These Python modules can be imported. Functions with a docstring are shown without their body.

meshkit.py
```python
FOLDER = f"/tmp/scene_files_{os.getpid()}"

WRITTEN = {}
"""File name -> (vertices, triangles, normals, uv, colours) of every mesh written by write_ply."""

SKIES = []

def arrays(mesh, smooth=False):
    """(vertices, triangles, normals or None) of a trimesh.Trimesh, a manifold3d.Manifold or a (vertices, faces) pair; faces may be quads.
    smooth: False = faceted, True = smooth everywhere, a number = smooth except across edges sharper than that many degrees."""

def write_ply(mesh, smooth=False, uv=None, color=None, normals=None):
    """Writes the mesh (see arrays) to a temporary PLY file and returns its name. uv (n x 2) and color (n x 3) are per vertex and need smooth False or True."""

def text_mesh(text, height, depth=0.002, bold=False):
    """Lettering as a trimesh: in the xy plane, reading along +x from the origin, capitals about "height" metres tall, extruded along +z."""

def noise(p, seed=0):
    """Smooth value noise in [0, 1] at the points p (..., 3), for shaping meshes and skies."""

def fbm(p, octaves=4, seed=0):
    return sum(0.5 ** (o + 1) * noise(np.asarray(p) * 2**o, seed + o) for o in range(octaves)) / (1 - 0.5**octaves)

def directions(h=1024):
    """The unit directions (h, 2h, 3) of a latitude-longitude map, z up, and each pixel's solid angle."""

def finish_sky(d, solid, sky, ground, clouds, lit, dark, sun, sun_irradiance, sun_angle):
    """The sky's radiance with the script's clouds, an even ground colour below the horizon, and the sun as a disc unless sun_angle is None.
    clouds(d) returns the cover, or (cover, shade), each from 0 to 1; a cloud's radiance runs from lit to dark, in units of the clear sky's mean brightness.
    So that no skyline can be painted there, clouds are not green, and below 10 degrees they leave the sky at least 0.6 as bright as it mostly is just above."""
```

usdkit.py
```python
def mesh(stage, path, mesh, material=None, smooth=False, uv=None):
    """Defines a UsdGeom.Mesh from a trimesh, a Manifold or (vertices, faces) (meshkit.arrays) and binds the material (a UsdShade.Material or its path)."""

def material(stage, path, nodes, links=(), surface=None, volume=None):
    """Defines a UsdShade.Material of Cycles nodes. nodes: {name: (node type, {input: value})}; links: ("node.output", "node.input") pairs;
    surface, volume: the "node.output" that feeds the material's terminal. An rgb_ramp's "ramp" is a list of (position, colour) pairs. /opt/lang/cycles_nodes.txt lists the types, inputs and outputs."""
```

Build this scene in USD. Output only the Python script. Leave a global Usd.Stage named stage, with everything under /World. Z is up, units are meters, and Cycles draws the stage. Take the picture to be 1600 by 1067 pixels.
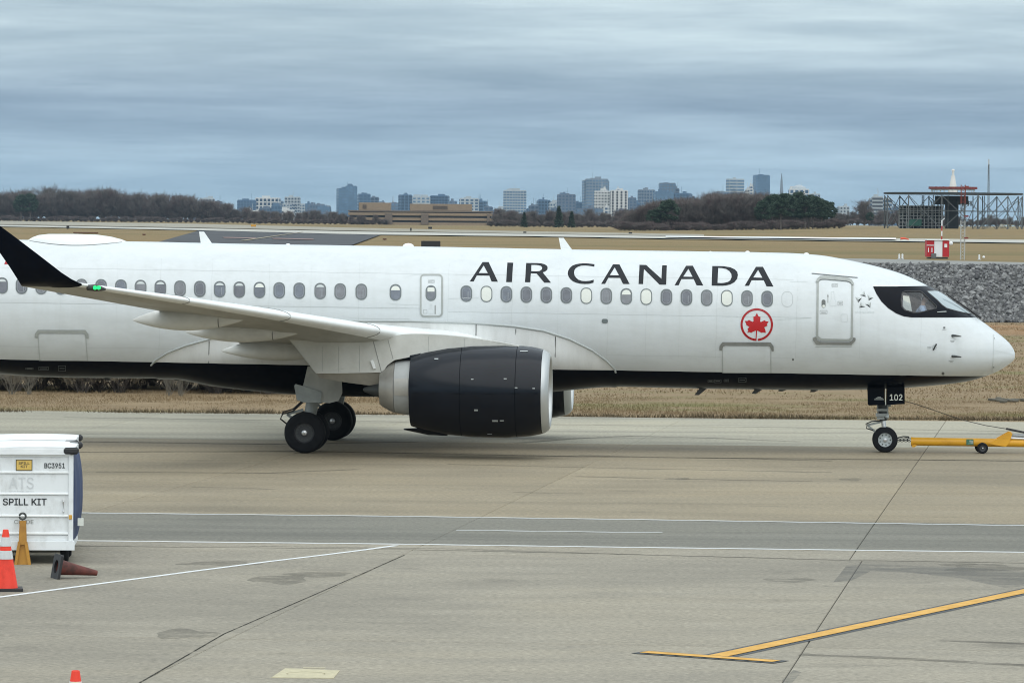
import math, random
import numpy as np, trimesh, usdkit, meshkit
from math import radians, cos, sin, tan, atan, sqrt, pi
from pxr import Usd, UsdGeom, UsdLux, UsdShade, Gf, Sdf, Vt
from scipy.interpolate import PchipInterpolator
from shapely.geometry import Polygon, LineString, Point, box as sbox
from shapely import affinity

stage = Usd.Stage.CreateInMemory()
UsdGeom.SetStageUpAxis(stage, UsdGeom.Tokens.z); UsdGeom.SetStageMetersPerUnit(stage, 1.0)
UsdGeom.Xform.Define(stage, '/World'); UsdGeom.Scope.Define(stage, '/World/Looks')
rng = np.random.default_rng(7); random.seed(7)

# ---------------------------------------------------------------- camera, sky, sun, exposure
FL, HOR, ROLL, EYE = 6800.0, 347.0, radians(0.45), 6.0      # long lens from a terminal window, 6 m up
pitch = atan((533.5 - HOR) * cos(ROLL) / FL)
FW = np.array([0, cos(pitch), -sin(pitch)]); _u = np.array([0, sin(pitch), cos(pitch)]); _r = np.array([1.0, 0, 0])
RT = cos(ROLL) * _r + sin(ROLL) * _u; UP = cos(ROLL) * _u - sin(ROLL) * _r; CAM = np.array([0, 0, EYE])
cam = UsdGeom.Camera.Define(stage, '/World/camera')
cam.CreateHorizontalApertureAttr(36.0); cam.CreateVerticalApertureAttr(36.0 * 682 / 1024)
cam.CreateFocalLengthAttr(36.0 * FL / 1600); cam.CreateClippingRangeAttr(Gf.Vec2f(0.5, 30000))
m4 = Gf.Matrix4d(*[float(x) for x in (*RT, 0, *UP, 0, *(-FW), 0, *CAM, 1)])
cam.AddTransformOp().Set(m4)
EXPOSURE = 0.09
cam.CreateExposureAttr(EXPOSURE)

SUN_EL, SUN_AZ = radians(48), radians(160)                  # azimuth from +y towards +x
sd = np.array([sin(SUN_AZ) * cos(SUN_EL), cos(SUN_AZ) * cos(SUN_EL), sin(SUN_EL)])
sun = UsdLux.DistantLight.Define(stage, '/World/sun')
sun.CreateIntensityAttr(0.3); sun.CreateAngleAttr(85.0); sun.CreateColorAttr(Gf.Vec3f(1, 0.97, 0.93)); sun.CreateNormalizeAttr(True)
_z = sd; _x = np.cross([0, 0, 1.0], _z); _x /= np.linalg.norm(_x); _y = np.cross(_z, _x)
sun.AddTransformOp().Set(Gf.Matrix4d(*[float(v) for v in (*_x, 0, *_y, 0, *_z, 0, 0, 0, 0, 1)]))

SKY = {
    'tc': ('texture_coordinate', {}),
    'sep': ('separate_xyz', {}),
    'sky': ('sky_texture', {'sky_type': 'single_scattering', 'sun_disc': False, 'sun_elevation': SUN_EL, 'sun_rotation': SUN_AZ}),
    'lum': ('rgb_ramp', {'ramp': [(0, (3.6, 5.1, 6.1)), (0.012, (3.1, 4.45, 5.6)), (0.027, (2.75, 3.85, 5.0)), (0.042, (4.7, 5.95, 6.7)), (0.06, (5.4, 6.6, 7.2)), (0.25, (6.6, 7.6, 8.0)), (1, (14.3, 15.5, 16.0))]}),
    'map': ('mapping', {'scale': (9, 9, 105)}),
    'n1': ('noise_texture', {'scale': 1.0, 'detail': 6, 'roughness': 0.58, 'distortion': 0.15}),
    'map2': ('mapping', {'scale': (22, 22, 420), 'location': (3, 1, 7)}),
    'n2': ('noise_texture', {'scale': 1.0, 'detail': 5, 'roughness': 0.6, 'distortion': 0.4}),
    'v1': ('rgb_ramp', {'ramp': [(0.30, (0.70, 0.745, 0.80)), (0.5, (0.96, 0.965, 0.98)), (0.70, (1.34, 1.29, 1.24))]}),
    'v2': ('rgb_ramp', {'ramp': [(0.25, (0.92, 0.93, 0.94)), (0.5, (1, 1, 1)), (0.78, (1.08, 1.07, 1.06))]}),
    'm1': ('mix_color', {'blend_type': 'multiply', 'fac': 1.0, 'use_clamp': False}),
    'm2': ('mix_color', {'blend_type': 'multiply', 'fac': 1.0, 'use_clamp': False}),
    'mixs': ('mix_color', {'blend_type': 'mix', 'fac': 0.93, 'use_clamp': False}),
    'bg': ('background_shader', {'strength': 0.1}),
}
SKYL = [('tc.generated', 'sep.vector'), ('sep.z', 'lum.fac'), ('tc.generated', 'map.vector'), ('map.vector', 'n1.vector'), ('tc.generated', 'map2.vector'), ('map2.vector', 'n2.vector'),
        ('n1.fac', 'v1.fac'), ('n2.fac', 'v2.fac'), ('lum.color', 'm1.a'), ('v1.color', 'm1.b'), ('m1.result', 'm2.a'), ('v2.color', 'm2.b'),
        ('sky.color', 'mixs.a'), ('m2.result', 'mixs.b'), ('mixs.result', 'bg.color')]
dome = UsdLux.DomeLight.Define(stage, '/World/sky')
sky_m = usdkit.material(stage, '/World/Looks/sky', SKY, SKYL, surface='bg.background')
UsdShade.MaterialBindingAPI.Apply(dome.GetPrim()).Bind(sky_m)
dome.GetPrim().SetCustomDataByKey('kind', 'structure')

# ---------------------------------------------------------------- helpers: rays of the photograph turned into places
def ray(px, py): return FW + RT * ((px - 800.0) / FL) - UP * ((py - 533.5) / FL)
def rays(px, py):
    px = np.asarray(px, float); py = np.asarray(py, float)
    return FW + RT * ((px - 800.0) / FL)[..., None] - UP * ((py - 533.5) / FL)[..., None]
def on_z(px, py, z=0.0):
    d = ray(px, py); return CAM + d * ((z - EYE) / d[2])
def at_y(px, py, Y):
    d = ray(px, py); return CAM + d * (Y / d[1])
def sst(a, b, x):
    t = np.clip((np.asarray(x, float) - a) / (b - a), 0, 1); return t * t * (3 - 2 * t)
_TY = np.array([272, 287, 300, 1200, 2200, 6000, 9000.0]); _TZ = np.array([0, 3.35, 3.4, 4.06, 4.5, 5.0, 5.1])
def terrain(X, Y):
    z = np.interp(Y, _TY, _TZ)
    return z + 1.25 * sst(40, 95, X) * sst(985, 1015, Y) * (1 - 0.9 * sst(1500, 1900, Y))
def on_t(px, py):
    d = ray(px, py); z = 3.5
    for _ in range(30):
        s = (z - EYE) / d[2] if d[2] < -1e-7 else 1e6
        s = min(s, 8800.0); P = CAM + d * s; z = 0.5 * z + 0.5 * float(terrain(P[0], P[1]))
    return np.array([P[0], P[1], float(terrain(P[0], P[1]))])

_names = {}
def path(name, parent=None):
    base = (parent.GetPath().pathString if parent is not None else '/World') + '/' + name
    k = _names.get(base, 0); _names[base] = k + 1
    return base if k == 0 else f'{base}_{k:03d}'
def meta(p, label=None, category=None, group=None, kind=None):
    for k, v in (('label', label), ('category', category), ('group', group), ('kind', kind)):
        if v: p.SetCustomDataByKey(k, v)
    return p
def oriented(m):
    """faces outwards for shells, upwards or towards the terminal for sheets"""
    if not isinstance(m, trimesh.Trimesh) or len(m.faces) > 60000: return m
    v, f = np.asarray(m.vertices), np.asarray(m.faces); n = np.cross(v[f[:, 1]] - v[f[:, 0]], v[f[:, 2]] - v[f[:, 0]]); c = v[f].mean(1); A = np.linalg.norm(n, axis=1); tot = A.sum() + 1e-12
    c0 = (c * A[:, None]).sum(0) / tot; s = (n * (c - c0)).sum() / (tot * (np.linalg.norm(c - c0, axis=1).mean() + 1e-9)); q = n.sum(0) / tot
    if s < -0.04 or (abs(s) <= 0.04 and (q[2] < -0.5 or (abs(q[2]) <= 0.5 and q[1] > 0.5))): m = trimesh.Trimesh(v, f[:, ::-1], process=False)
    return m
def obj(name, mesh, mat, parent=None, smooth=False, **kw):
    mesh = oriented(mesh)
    return meta(usdkit.mesh(stage, path(name, parent), mesh, mat, smooth).GetPrim(), **kw)
def thing(name, loc=(0, 0, 0), rz=0.0, scale=None, parent=None, **kw):
    x = UsdGeom.Xform.Define(stage, path(name, parent)); x.AddTranslateOp().Set(Gf.Vec3d(*map(float, loc))); x.AddRotateZOp().Set(float(rz))
    if scale is not None: x.AddScaleOp().Set(Gf.Vec3f(*([float(scale)] * 3 if np.ndim(scale) == 0 else map(float, scale))))
    return meta(x.GetPrim(), **kw)
def klass(name):
    return stage.CreateClassPrim('/World/' + name)
def copy_of(cls, name, loc, rz=0.0, scale=None, **kw):
    p = thing(name, loc, rz, scale, **kw); p.GetReferences().AddInternalReference(cls.GetPath()); p.SetInstanceable(True); return p

class MB:
    def __init__(s): s.v = []; s.f = []; s.n = 0
    def add(s, v, f):
        v = np.asarray(v, float); f = np.asarray(f, int)
        if f.shape[1] == 4: f = np.vstack([f[:, [0, 1, 2]], f[:, [0, 2, 3]]])
        s.v.append(v); s.f.append(f + s.n); s.n += len(v); return s
    def tm(s, m): return s.add(m.vertices, m.faces)
    def get(s): return trimesh.Trimesh(np.vstack(s.v), np.vstack(s.f), process=False)
    def box(s, c, size, rz=0.0, R=None):
        b = trimesh.creation.box(size); v = np.array(b.vertices)
        if R is None: R = np.array([[cos(rz), -sin(rz), 0], [sin(rz), cos(rz), 0], [0, 0, 1.0]])
        return s.add(v @ R.T + np.asarray(c), b.faces)
    def bevel(s, c, size, r, rz=0.0):
        s.tm(_bev(size, r, c, rz)); return s
    def tube(s, pts, r, n=8, cap=True):
        p = np.asarray(pts, float); rr = np.broadcast_to(r, (len(p),)).astype(float)
        t = np.gradient(p, axis=0); t /= np.linalg.norm(t, axis=1, keepdims=True) + 1e-12
        ref = np.array([0, 0, 1.0]) if abs(t[:, 2]).mean() < 0.8 else np.array([1.0, 0, 0])
        a = np.cross(t, ref); a /= np.linalg.norm(a, axis=1, keepdims=True) + 1e-12; b = np.cross(t, a)
        g = np.arange(n) * 2 * pi / n
        v = p[:, None] + rr[:, None, None] * (np.cos(g)[None, :, None] * a[:, None] + np.sin(g)[None, :, None] * b[:, None])
        k = len(p); f = []
        for i in range(k - 1):
            for j in range(n): f.append((i * n + j, i * n + (j + 1) % n, (i + 1) * n + (j + 1) % n, (i + 1) * n + j))
        v = v.reshape(-1, 3); f = np.array(f); f = np.vstack([f[:, [0, 2, 1]], f[:, [0, 3, 2]]])
        if cap:
            v = np.vstack([v, p[0], p[-1]]); c0, c1 = len(v) - 2, len(v) - 1
            f = np.vstack([f, [(c0, j, (j + 1) % n) for j in range(n)], [(c1, (k - 1) * n + (j + 1) % n, (k - 1) * n + j) for j in range(n)]])
        return s.add(v, f)
    def bar(s, a, b, w, h=None):
        a = np.asarray(a, float); b = np.asarray(b, float); d = b - a; L = np.linalg.norm(d); x = d / L
        ref = np.array([0, 0, 1.0]) if abs(x[2]) < 0.9 else np.array([0, 1.0, 0]); y = np.cross(ref, x); y /= np.linalg.norm(y); z = np.cross(x, y)
        return s.box((a + b) / 2, (L, w, h or w), R=np.stack([x, y, z], 1))
    def lathe(s, prof, n=48, axis='x', c=(0, 0, 0)):
        P = np.asarray(prof, float); g = np.arange(n) * 2 * pi / n; k = len(P)
        o = np.repeat(P[:, 0][:, None], n, 1); A = P[:, 1][:, None] * np.cos(g); B = P[:, 1][:, None] * np.sin(g)
        v = {'x': np.stack([o, A, B], -1), 'y': np.stack([B, o, A], -1), 'z': np.stack([A, B, o], -1)}[axis].reshape(-1, 3) + np.asarray(c)
        f = [(i * n + j, i * n + (j + 1) % n, (i + 1) * n + (j + 1) % n, (i + 1) * n + j) for i in range(k - 1) for j in range(n)]
        return s.add(v, np.array(f)[:, ::-1] if P[-1, 0] > P[0, 0] or True else f)
    def grid(s, V):
        a, b = V.shape[:2]; I = np.arange(a * b).reshape(a, b)
        f = np.stack([I[:-1, :-1], I[1:, :-1], I[1:, 1:], I[:-1, 1:]], -1).reshape(-1, 4); return s.add(V.reshape(-1, 3), f)
    def prism(s, poly, f3, d):
        """poly: shapely polygon; f3 maps (n,2) to (n,3); d: thickness vector."""
        v2, f = trimesh.creation.triangulate_polygon(poly, engine='earcut'); k = len(v2); d = np.asarray(d, float)
        v = f3(np.asarray(v2)); v = np.vstack([v, v + d]); F = [np.asarray(f), np.asarray(f)[:, ::-1] + k]
        for ring in [poly.exterior] + list(poly.interiors):
            c = np.asarray(ring.coords)[:-1]; base = sum(len(x) for x in s.v); vv = f3(c); m = len(c)
            q = [(i, (i + 1) % m, (i + 1) % m + m, i + m) for i in range(m)]; s.add(np.vstack([vv, vv + d]), q)
        return s.add(v, np.vstack(F))
def _bev(size, r, c=(0, 0, 0), rz=0.0):
    h = np.asarray(size, float) / 2; pts = []
    for sx in (-1, 1):
        for sy in (-1, 1):
            for sz in (-1, 1):
                for k in range(3):
                    p = h * (sx, sy, sz) - np.array((sx, sy, sz)) * r; p[k] += (sx, sy, sz)[k] * r; pts.append(p)
    m = trimesh.convex.convex_hull(np.array(pts)); R = np.array([[cos(rz), -sin(rz), 0], [sin(rz), cos(rz), 0], [0, 0, 1.0]])
    m.vertices = m.vertices @ R.T + np.asarray(c); return m

# ---------------------------------------------------------------- materials
LK = '/World/Looks/'
def plain(name, col, rough=0.5, metal=0.0, vary=0.0, vscale=3.0, spec=0.5, coat=0.0, bump=0.0, bscale=60.0, coords='object'):
    n = {'p': ('principled_bsdf', {'base_color': col, 'roughness': rough, 'metallic': metal, 'specular_ior_level': spec, 'coat_weight': coat, 'coat_roughness': 0.08})}; l = []
    if vary or bump: n['tc'] = ('texture_coordinate', {})
    if vary:
        lo = tuple(c * (1 - vary) for c in col); hi = tuple(min(1, c * (1 + vary)) for c in col)
        n['n'] = ('noise_texture', {'scale': vscale, 'detail': 6, 'roughness': 0.62}); n['r'] = ('rgb_ramp', {'ramp': [(0.3, lo), (0.7, hi)]})
        l += [('tc.object', 'n.vector'), ('n.fac', 'r.fac'), ('r.color', 'p.base_color')]
    if bump:
        n['bn'] = ('noise_texture', {'scale': bscale, 'detail': 4}); n['b'] = ('bump', {'strength': bump, 'distance': 0.02})
        l += [('tc.object', 'bn.vector'), ('bn.fac', 'b.height'), ('b.normal', 'p.normal')]
    return usdkit.material(stage, LK + name, n, l, surface='p.BSDF')

def streaked(name, col, dark, rough, mscale, lo=0.35, hi=0.75, coat=0.0, spec=0.5):
    """paint with faint grime streaks"""
    n = {'tc': ('texture_coordinate', {}), 'm': ('mapping', {'scale': mscale}), 'n': ('noise_texture', {'scale': 1.0, 'detail': 7, 'roughness': 0.65}),
         'r': ('rgb_ramp', {'ramp': [(lo, dark), (hi, col)]}), 'rr': ('map_range', {'from_min': 0.3, 'from_max': 0.7, 'to_min': rough * 1.5, 'to_max': rough * 0.8}),
         'p': ('principled_bsdf', {'coat_weight': coat, 'coat_roughness': 0.06, 'specular_ior_level': spec})}
    return usdkit.material(stage, LK + name, n, [('tc.object', 'm.vector'), ('m.vector', 'n.vector'), ('n.fac', 'r.fac'), ('r.color', 'p.base_color'), ('n.fac', 'rr.value'), ('rr.result', 'p.roughness')], surface='p.BSDF')

def hull_paint(name, col, dark):
    n = {'tc': ('texture_coordinate', {}), 'm': ('mapping', {'scale': (0.5, 0.5, 2.2)}), 'n': ('noise_texture', {'scale': 1.0, 'detail': 7, 'roughness': 0.65}), 'r': ('rgb_ramp', {'ramp': [(0.2, dark), (0.6, col)]}),
         'm2': ('mapping', {'scale': (5.5, 5.5, 0.55)}), 'n2': ('noise_texture', {'scale': 1.0, 'detail': 6, 'roughness': 0.6}), 'r2': ('rgb_ramp', {'ramp': [(0.28, (0.935, 0.935, 0.925)), (0.55, (1, 1, 1))]}), 'x': ('mix_color', {'blend_type': 'multiply', 'fac': 1.0}),
         'm3': ('mapping', {'scale': (1.1, 1.1, 1.4)}), 'n3': ('noise_texture', {'scale': 1.0, 'detail': 2}), 'b': ('bump', {'strength': 0.12, 'distance': 0.02}), 'rr': ('map_range', {'from_min': 0.3, 'from_max': 0.7, 'to_min': 0.32, 'to_max': 0.15}), 'p': ('principled_bsdf', {})}
    return usdkit.material(stage, LK + name, n, [('tc.object', 'm.vector'), ('m.vector', 'n.vector'), ('n.fac', 'r.fac'), ('tc.object', 'm2.vector'), ('m2.vector', 'n2.vector'), ('n2.fac', 'r2.fac'), ('r.color', 'x.a'), ('r2.color', 'x.b'), ('x.result', 'p.base_color'), ('tc.object', 'm3.vector'), ('m3.vector', 'n3.vector'), ('n3.fac', 'b.height'), ('b.normal', 'p.normal'), ('n2.fac', 'rr.value'), ('rr.result', 'p.roughness')], surface='p.BSDF')
white_paint = hull_paint('white_paint', (0.64, 0.675, 0.685), (0.565, 0.595, 0.597))
fairing_paint = streaked('fairing_paint', (0.76, 0.775, 0.765), (0.62, 0.63, 0.61), 0.33, (2.5, 1, 0.5), 0.25, 0.62)
wing_paint = streaked('wing_paint', (0.37, 0.37, 0.34), (0.28, 0.28, 0.25), 0.36, (0.8, 0.35, 1), 0.25, 0.7)
canoe_paint = streaked('canoe_paint', (0.68, 0.685, 0.65), (0.44, 0.44, 0.41), 0.36, (0.8, 0.6, 1), 0.25, 0.7)
slat_paint = plain('slat_paint', (0.80, 0.82, 0.81), 0.25, vary=0.05)
pylon_paint = streaked('pylon_paint', (0.58, 0.585, 0.55), (0.44, 0.44, 0.40), 0.4, (1.4, 1, 1), 0.3, 0.7)
black_paint = plain('black_paint', (0.0012, 0.0024, 0.0055), 0.24, vary=0.3, spec=0.1)
navy_paint = plain('navy_paint', (0.0028, 0.0045, 0.008), 0.17, vary=0.25, vscale=1.5, spec=0.3)
decal_black = plain('decal_black', (0.006, 0.009, 0.013), 0.4, spec=0.25)
decal_red = plain('decal_red', (0.36, 0.008, 0.012), 0.35)
decal_grey = plain('decal_grey', (0.30, 0.32, 0.31), 0.4)
decal_pale = plain('decal_pale', (0.52, 0.56, 0.55), 0.4)
seam_grey = plain('seam_grey', (0.42, 0.45, 0.44), 0.5)
dark_seam = plain('dark_seam', (0.12, 0.13, 0.125), 0.5)
trim_grey = plain('trim_grey', (0.33, 0.35, 0.33), 0.42, vary=0.12)
trim_dark = plain('trim_dark', (0.20, 0.205, 0.19), 0.5, vary=0.15)
frame_grey = plain('frame_grey', (0.13, 0.155, 0.155), 0.35)
pane_tones = [plain('pane_tone_' + nm, c, 0.07, spec=0.7, vary=0.3, vscale=5) for nm, c in (('blue', (0.10, 0.12, 0.15)), ('smoke', (0.14, 0.15, 0.165)), ('dusk', (0.085, 0.095, 0.115)))]
pane_grey = plain('pane_grey', (0.13, 0.145, 0.165), 0.12, spec=0.6, vary=0.2, vscale=4)
shade_white = plain('shade_white', (0.66, 0.68, 0.62), 0.3)
bare_metal = plain('bare_metal', (0.62, 0.62, 0.62), 0.28, metal=0.85, vary=0.06)
lip_metal = plain('lip_metal', (0.50, 0.52, 0.52), 0.42, metal=0.75)
core_metal = plain('core_metal', (0.40, 0.39, 0.36), 0.42, metal=0.6, vary=0.2, vscale=2)
core_pale = plain('core_pale', (0.37, 0.385, 0.38), 0.42, metal=0.15, vary=0.08)
dark_metal = plain('dark_metal', (0.06, 0.065, 0.065), 0.45, metal=0.4, vary=0.2)
gear_grey = plain('gear_grey', (0.28, 0.30, 0.29), 0.42, metal=0.3, vary=0.2)
gear_door = plain('gear_door', (0.40, 0.405, 0.375), 0.42, vary=0.18, vscale=2)
tyre_black = plain('tyre_black', (0.007, 0.008, 0.010), 0.8, vary=0.3, vscale=6, spec=0.3)
rim_grey = plain('rim_grey', (0.42, 0.46, 0.46), 0.4, metal=0.2, vary=0.1)
rim_dark = plain('rim_dark', (0.05, 0.052, 0.055), 0.5, metal=0.3)
fan_dark = plain('fan_dark', (0.03, 0.03, 0.032), 0.35, metal=0.5)
cabin_grey = plain('cabin_grey', (0.10, 0.115, 0.14), 0.7)
yellow_bar = streaked('yellow_bar', (0.72, 0.36, 0.02), (0.50, 0.24, 0.015), 0.38, (1.2, 3, 3), 0.25, 0.5)
yellow_tow = streaked('yellow_tow', (0.46, 0.23, 0.035), (0.30, 0.14, 0.025), 0.45, (3, 3, 2), 0.3, 0.6)
rubber = plain('rubber', (0.015, 0.015, 0.016), 0.6)
seam_black = plain('seam_black', (0.004, 0.005, 0.007), 0.9, spec=0.0)
cone_orange = streaked('cone_orange', (0.78, 0.045, 0.02), (0.52, 0.035, 0.02), 0.5, (4, 4, 2.5), 0.25, 0.5)
cone_old = streaked('cone_old', (0.15, 0.03, 0.02), (0.035, 0.022, 0.018), 0.6, (5, 5, 5), 0.3, 0.65)
reflective = plain('reflective', (0.55, 0.56, 0.56), 0.35, vary=0.08)
cart_white = streaked('cart_white', (0.72, 0.745, 0.75), (0.50, 0.51, 0.49), 0.38, (3.5, 3, 2.0), 0.22, 0.5)
cart_roof = streaked('cart_roof', (0.80, 0.82, 0.82), (0.60, 0.62, 0.62), 0.3, (1.2, 5, 5), 0.25, 0.6)
curtain_blue = plain('curtain_blue', (0.025, 0.042, 0.10), 0.6, vary=0.25, vscale=2.5)
sign_yellow = plain('sign_yellow', (0.62, 0.42, 0.10), 0.5)
stencil = plain('stencil', (0.02, 0.025, 0.028), 0.5)
stencil_faint = plain('stencil_faint', (0.56, 0.58, 0.585), 0.5)
line_white = streaked('line_white', (0.74, 0.76, 0.76), (0.46, 0.47, 0.45), 0.6, (2.5, 12, 1), 0.3, 0.55)
line_yellow = streaked('line_yellow', (0.66, 0.36, 0.055), (0.48, 0.26, 0.05), 0.6, (3, 3, 1), 0.3, 0.6)
line_black = plain('line_black', (0.055, 0.06, 0.062), 0.7, vary=0.25, vscale=4)
cover_yellow = plain('cover_yellow', (0.47, 0.42, 0.27), 0.65, vary=0.15, vscale=8)
joint_fill = plain('joint_fill', (0.05, 0.048, 0.042), 0.9)

green_glow = usdkit.material(stage, LK + 'green_glow', {'e': ('emission', {'color': (0.02, 1.0, 0.16), 'strength': 2.2})}, [], surface='e.emission')
cockpit_glass = usdkit.material(stage, LK + 'cockpit_glass', {'t': ('transparent_bsdf', {'color': (0.93, 0.97, 1.0)}), 'g': ('glossy_bsdf', {'color': (1, 1, 1), 'roughness': 0.02}), 'f': ('fresnel', {'IOR': 1.6}), 'mx': ('mix_closure', {})},
    [('f.fac', 'mx.fac'), ('t.BSDF', 'mx.closure1'), ('g.BSDF', 'mx.closure2')], surface='mx.closure')
windshield_glass = plain('windshield_glass', (0.26, 0.32, 0.34), 0.06, spec=1.0, coat=0.8)

def ground_mat(name, base, warm, dark, streak=(0.06, 1.1, 1), patch=0.12, fine=20.0, per_slab=True, stain=0.5, rough=0.8):
    n = {'g': ('geometry', {}), 'o': ('object_info', {}),
         'm1': ('mapping', {'scale': streak, 'rotation': (0, 0, -0.06)}), 'n1': ('noise_texture', {'scale': 1.0, 'detail': 8, 'roughness': 0.68, 'distortion': 0.5}),
         'r1': ('rgb_ramp', {'ramp': [(0.28, dark), (0.5, base), (0.72, warm)]}),
         'm2': ('mapping', {'scale': (patch * 0.6, patch, patch)}), 'n2': ('noise_texture', {'scale': 1.0, 'detail': 5, 'roughness': 0.6, 'distortion': 1.0}), 'r2': ('rgb_ramp', {'ramp': [(0.28, (0.76, 0.765, 0.775)), (0.52, (1, 1, 1)), (0.72, (1.12, 1.10, 1.06))]}),
         'm3': ('mapping', {'scale': (fine * 0.5, fine, fine)}), 'n3': ('noise_texture', {'scale': 1.0, 'detail': 6, 'roughness': 0.8}), 'r3': ('rgb_ramp', {'ramp': [(0.38, (0.66, 0.66, 0.65)), (0.62, (1.34, 1.33, 1.3))]}),
         'x1': ('mix_color', {'blend_type': 'multiply', 'fac': 1.0, 'use_clamp': False}), 'x2': ('mix_color', {'blend_type': 'multiply', 'fac': 1.0, 'use_clamp': False}), 'x3': ('mix_color', {'blend_type': 'multiply', 'fac': 1.0, 'use_clamp': False}),
         'm4': ('mapping', {'scale': (0.9, 2.2, 1), 'location': (5, 2, 0), 'rotation': (0, 0, -0.06)}), 'n4': ('noise_texture', {'scale': 0.35, 'detail': 7, 'roughness': 0.62, 'distortion': 0.9}), 'r4': ('rgb_ramp', {'ramp': [(0.60, (1, 1, 1)), (0.72, (1 - stain * 0.5,) * 3)]}), 'x4': ('mix_color', {'blend_type': 'multiply', 'fac': 1.0, 'use_clamp': False}),
         'rs': ('map_range', {'from_min': 0, 'from_max': 1, 'to_min': 0.93 if per_slab else 1.0, 'to_max': 1.06 if per_slab else 1.0}),
         'b': ('bump', {'strength': 0.25, 'distance': 0.01}), 'p': ('principled_bsdf', {'roughness': rough, 'specular_ior_level': 0.3})}
    l = [('g.position', f'{m}.vector') for m in ('m1', 'm2', 'm3', 'm4')] + [(f'm{i}.vector', f'n{i}.vector') for i in (1, 2, 3, 4)] + [(f'n{i}.fac', f'r{i}.fac') for i in (1, 2, 3, 4)] + [
        ('r1.color', 'x1.a'), ('r2.color', 'x1.b'), ('x1.result', 'x2.a'), ('r3.color', 'x2.b'), ('x2.result', 'x4.a'), ('r4.color', 'x4.b'), ('o.random', 'rs.value'), ('x4.result', 'x3.a'), ('rs.result', 'x3.b'), ('x3.result', 'p.base_color'), ('n3.fac', 'b.height'), ('b.normal', 'p.normal')]
    return usdkit.material(stage, LK + name, n, l, surface='p.BSDF')
concrete_near = ground_mat('concrete_near', (0.272, 0.247, 0.198), (0.306, 0.279, 0.226), (0.230, 0.210, 0.170), streak=(0.4, 0.9, 1))
concrete_mid = ground_mat('concrete_mid', (0.258, 0.217, 0.150), (0.292, 0.252, 0.182), (0.212, 0.182, 0.128), streak=(0.05, 0.5, 1))
concrete_far = ground_mat('concrete_far', (0.325, 0.305, 0.240), (0.36, 0.34, 0.272), (0.205, 0.195, 0.16), streak=(0.035, 0.5, 1))
road_grey = ground_mat('road_grey', (0.166, 0.160, 0.134), (0.195, 0.188, 0.160), (0.134, 0.130, 0.110), streak=(0.05, 1.2, 1), stain=0.3)

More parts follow.
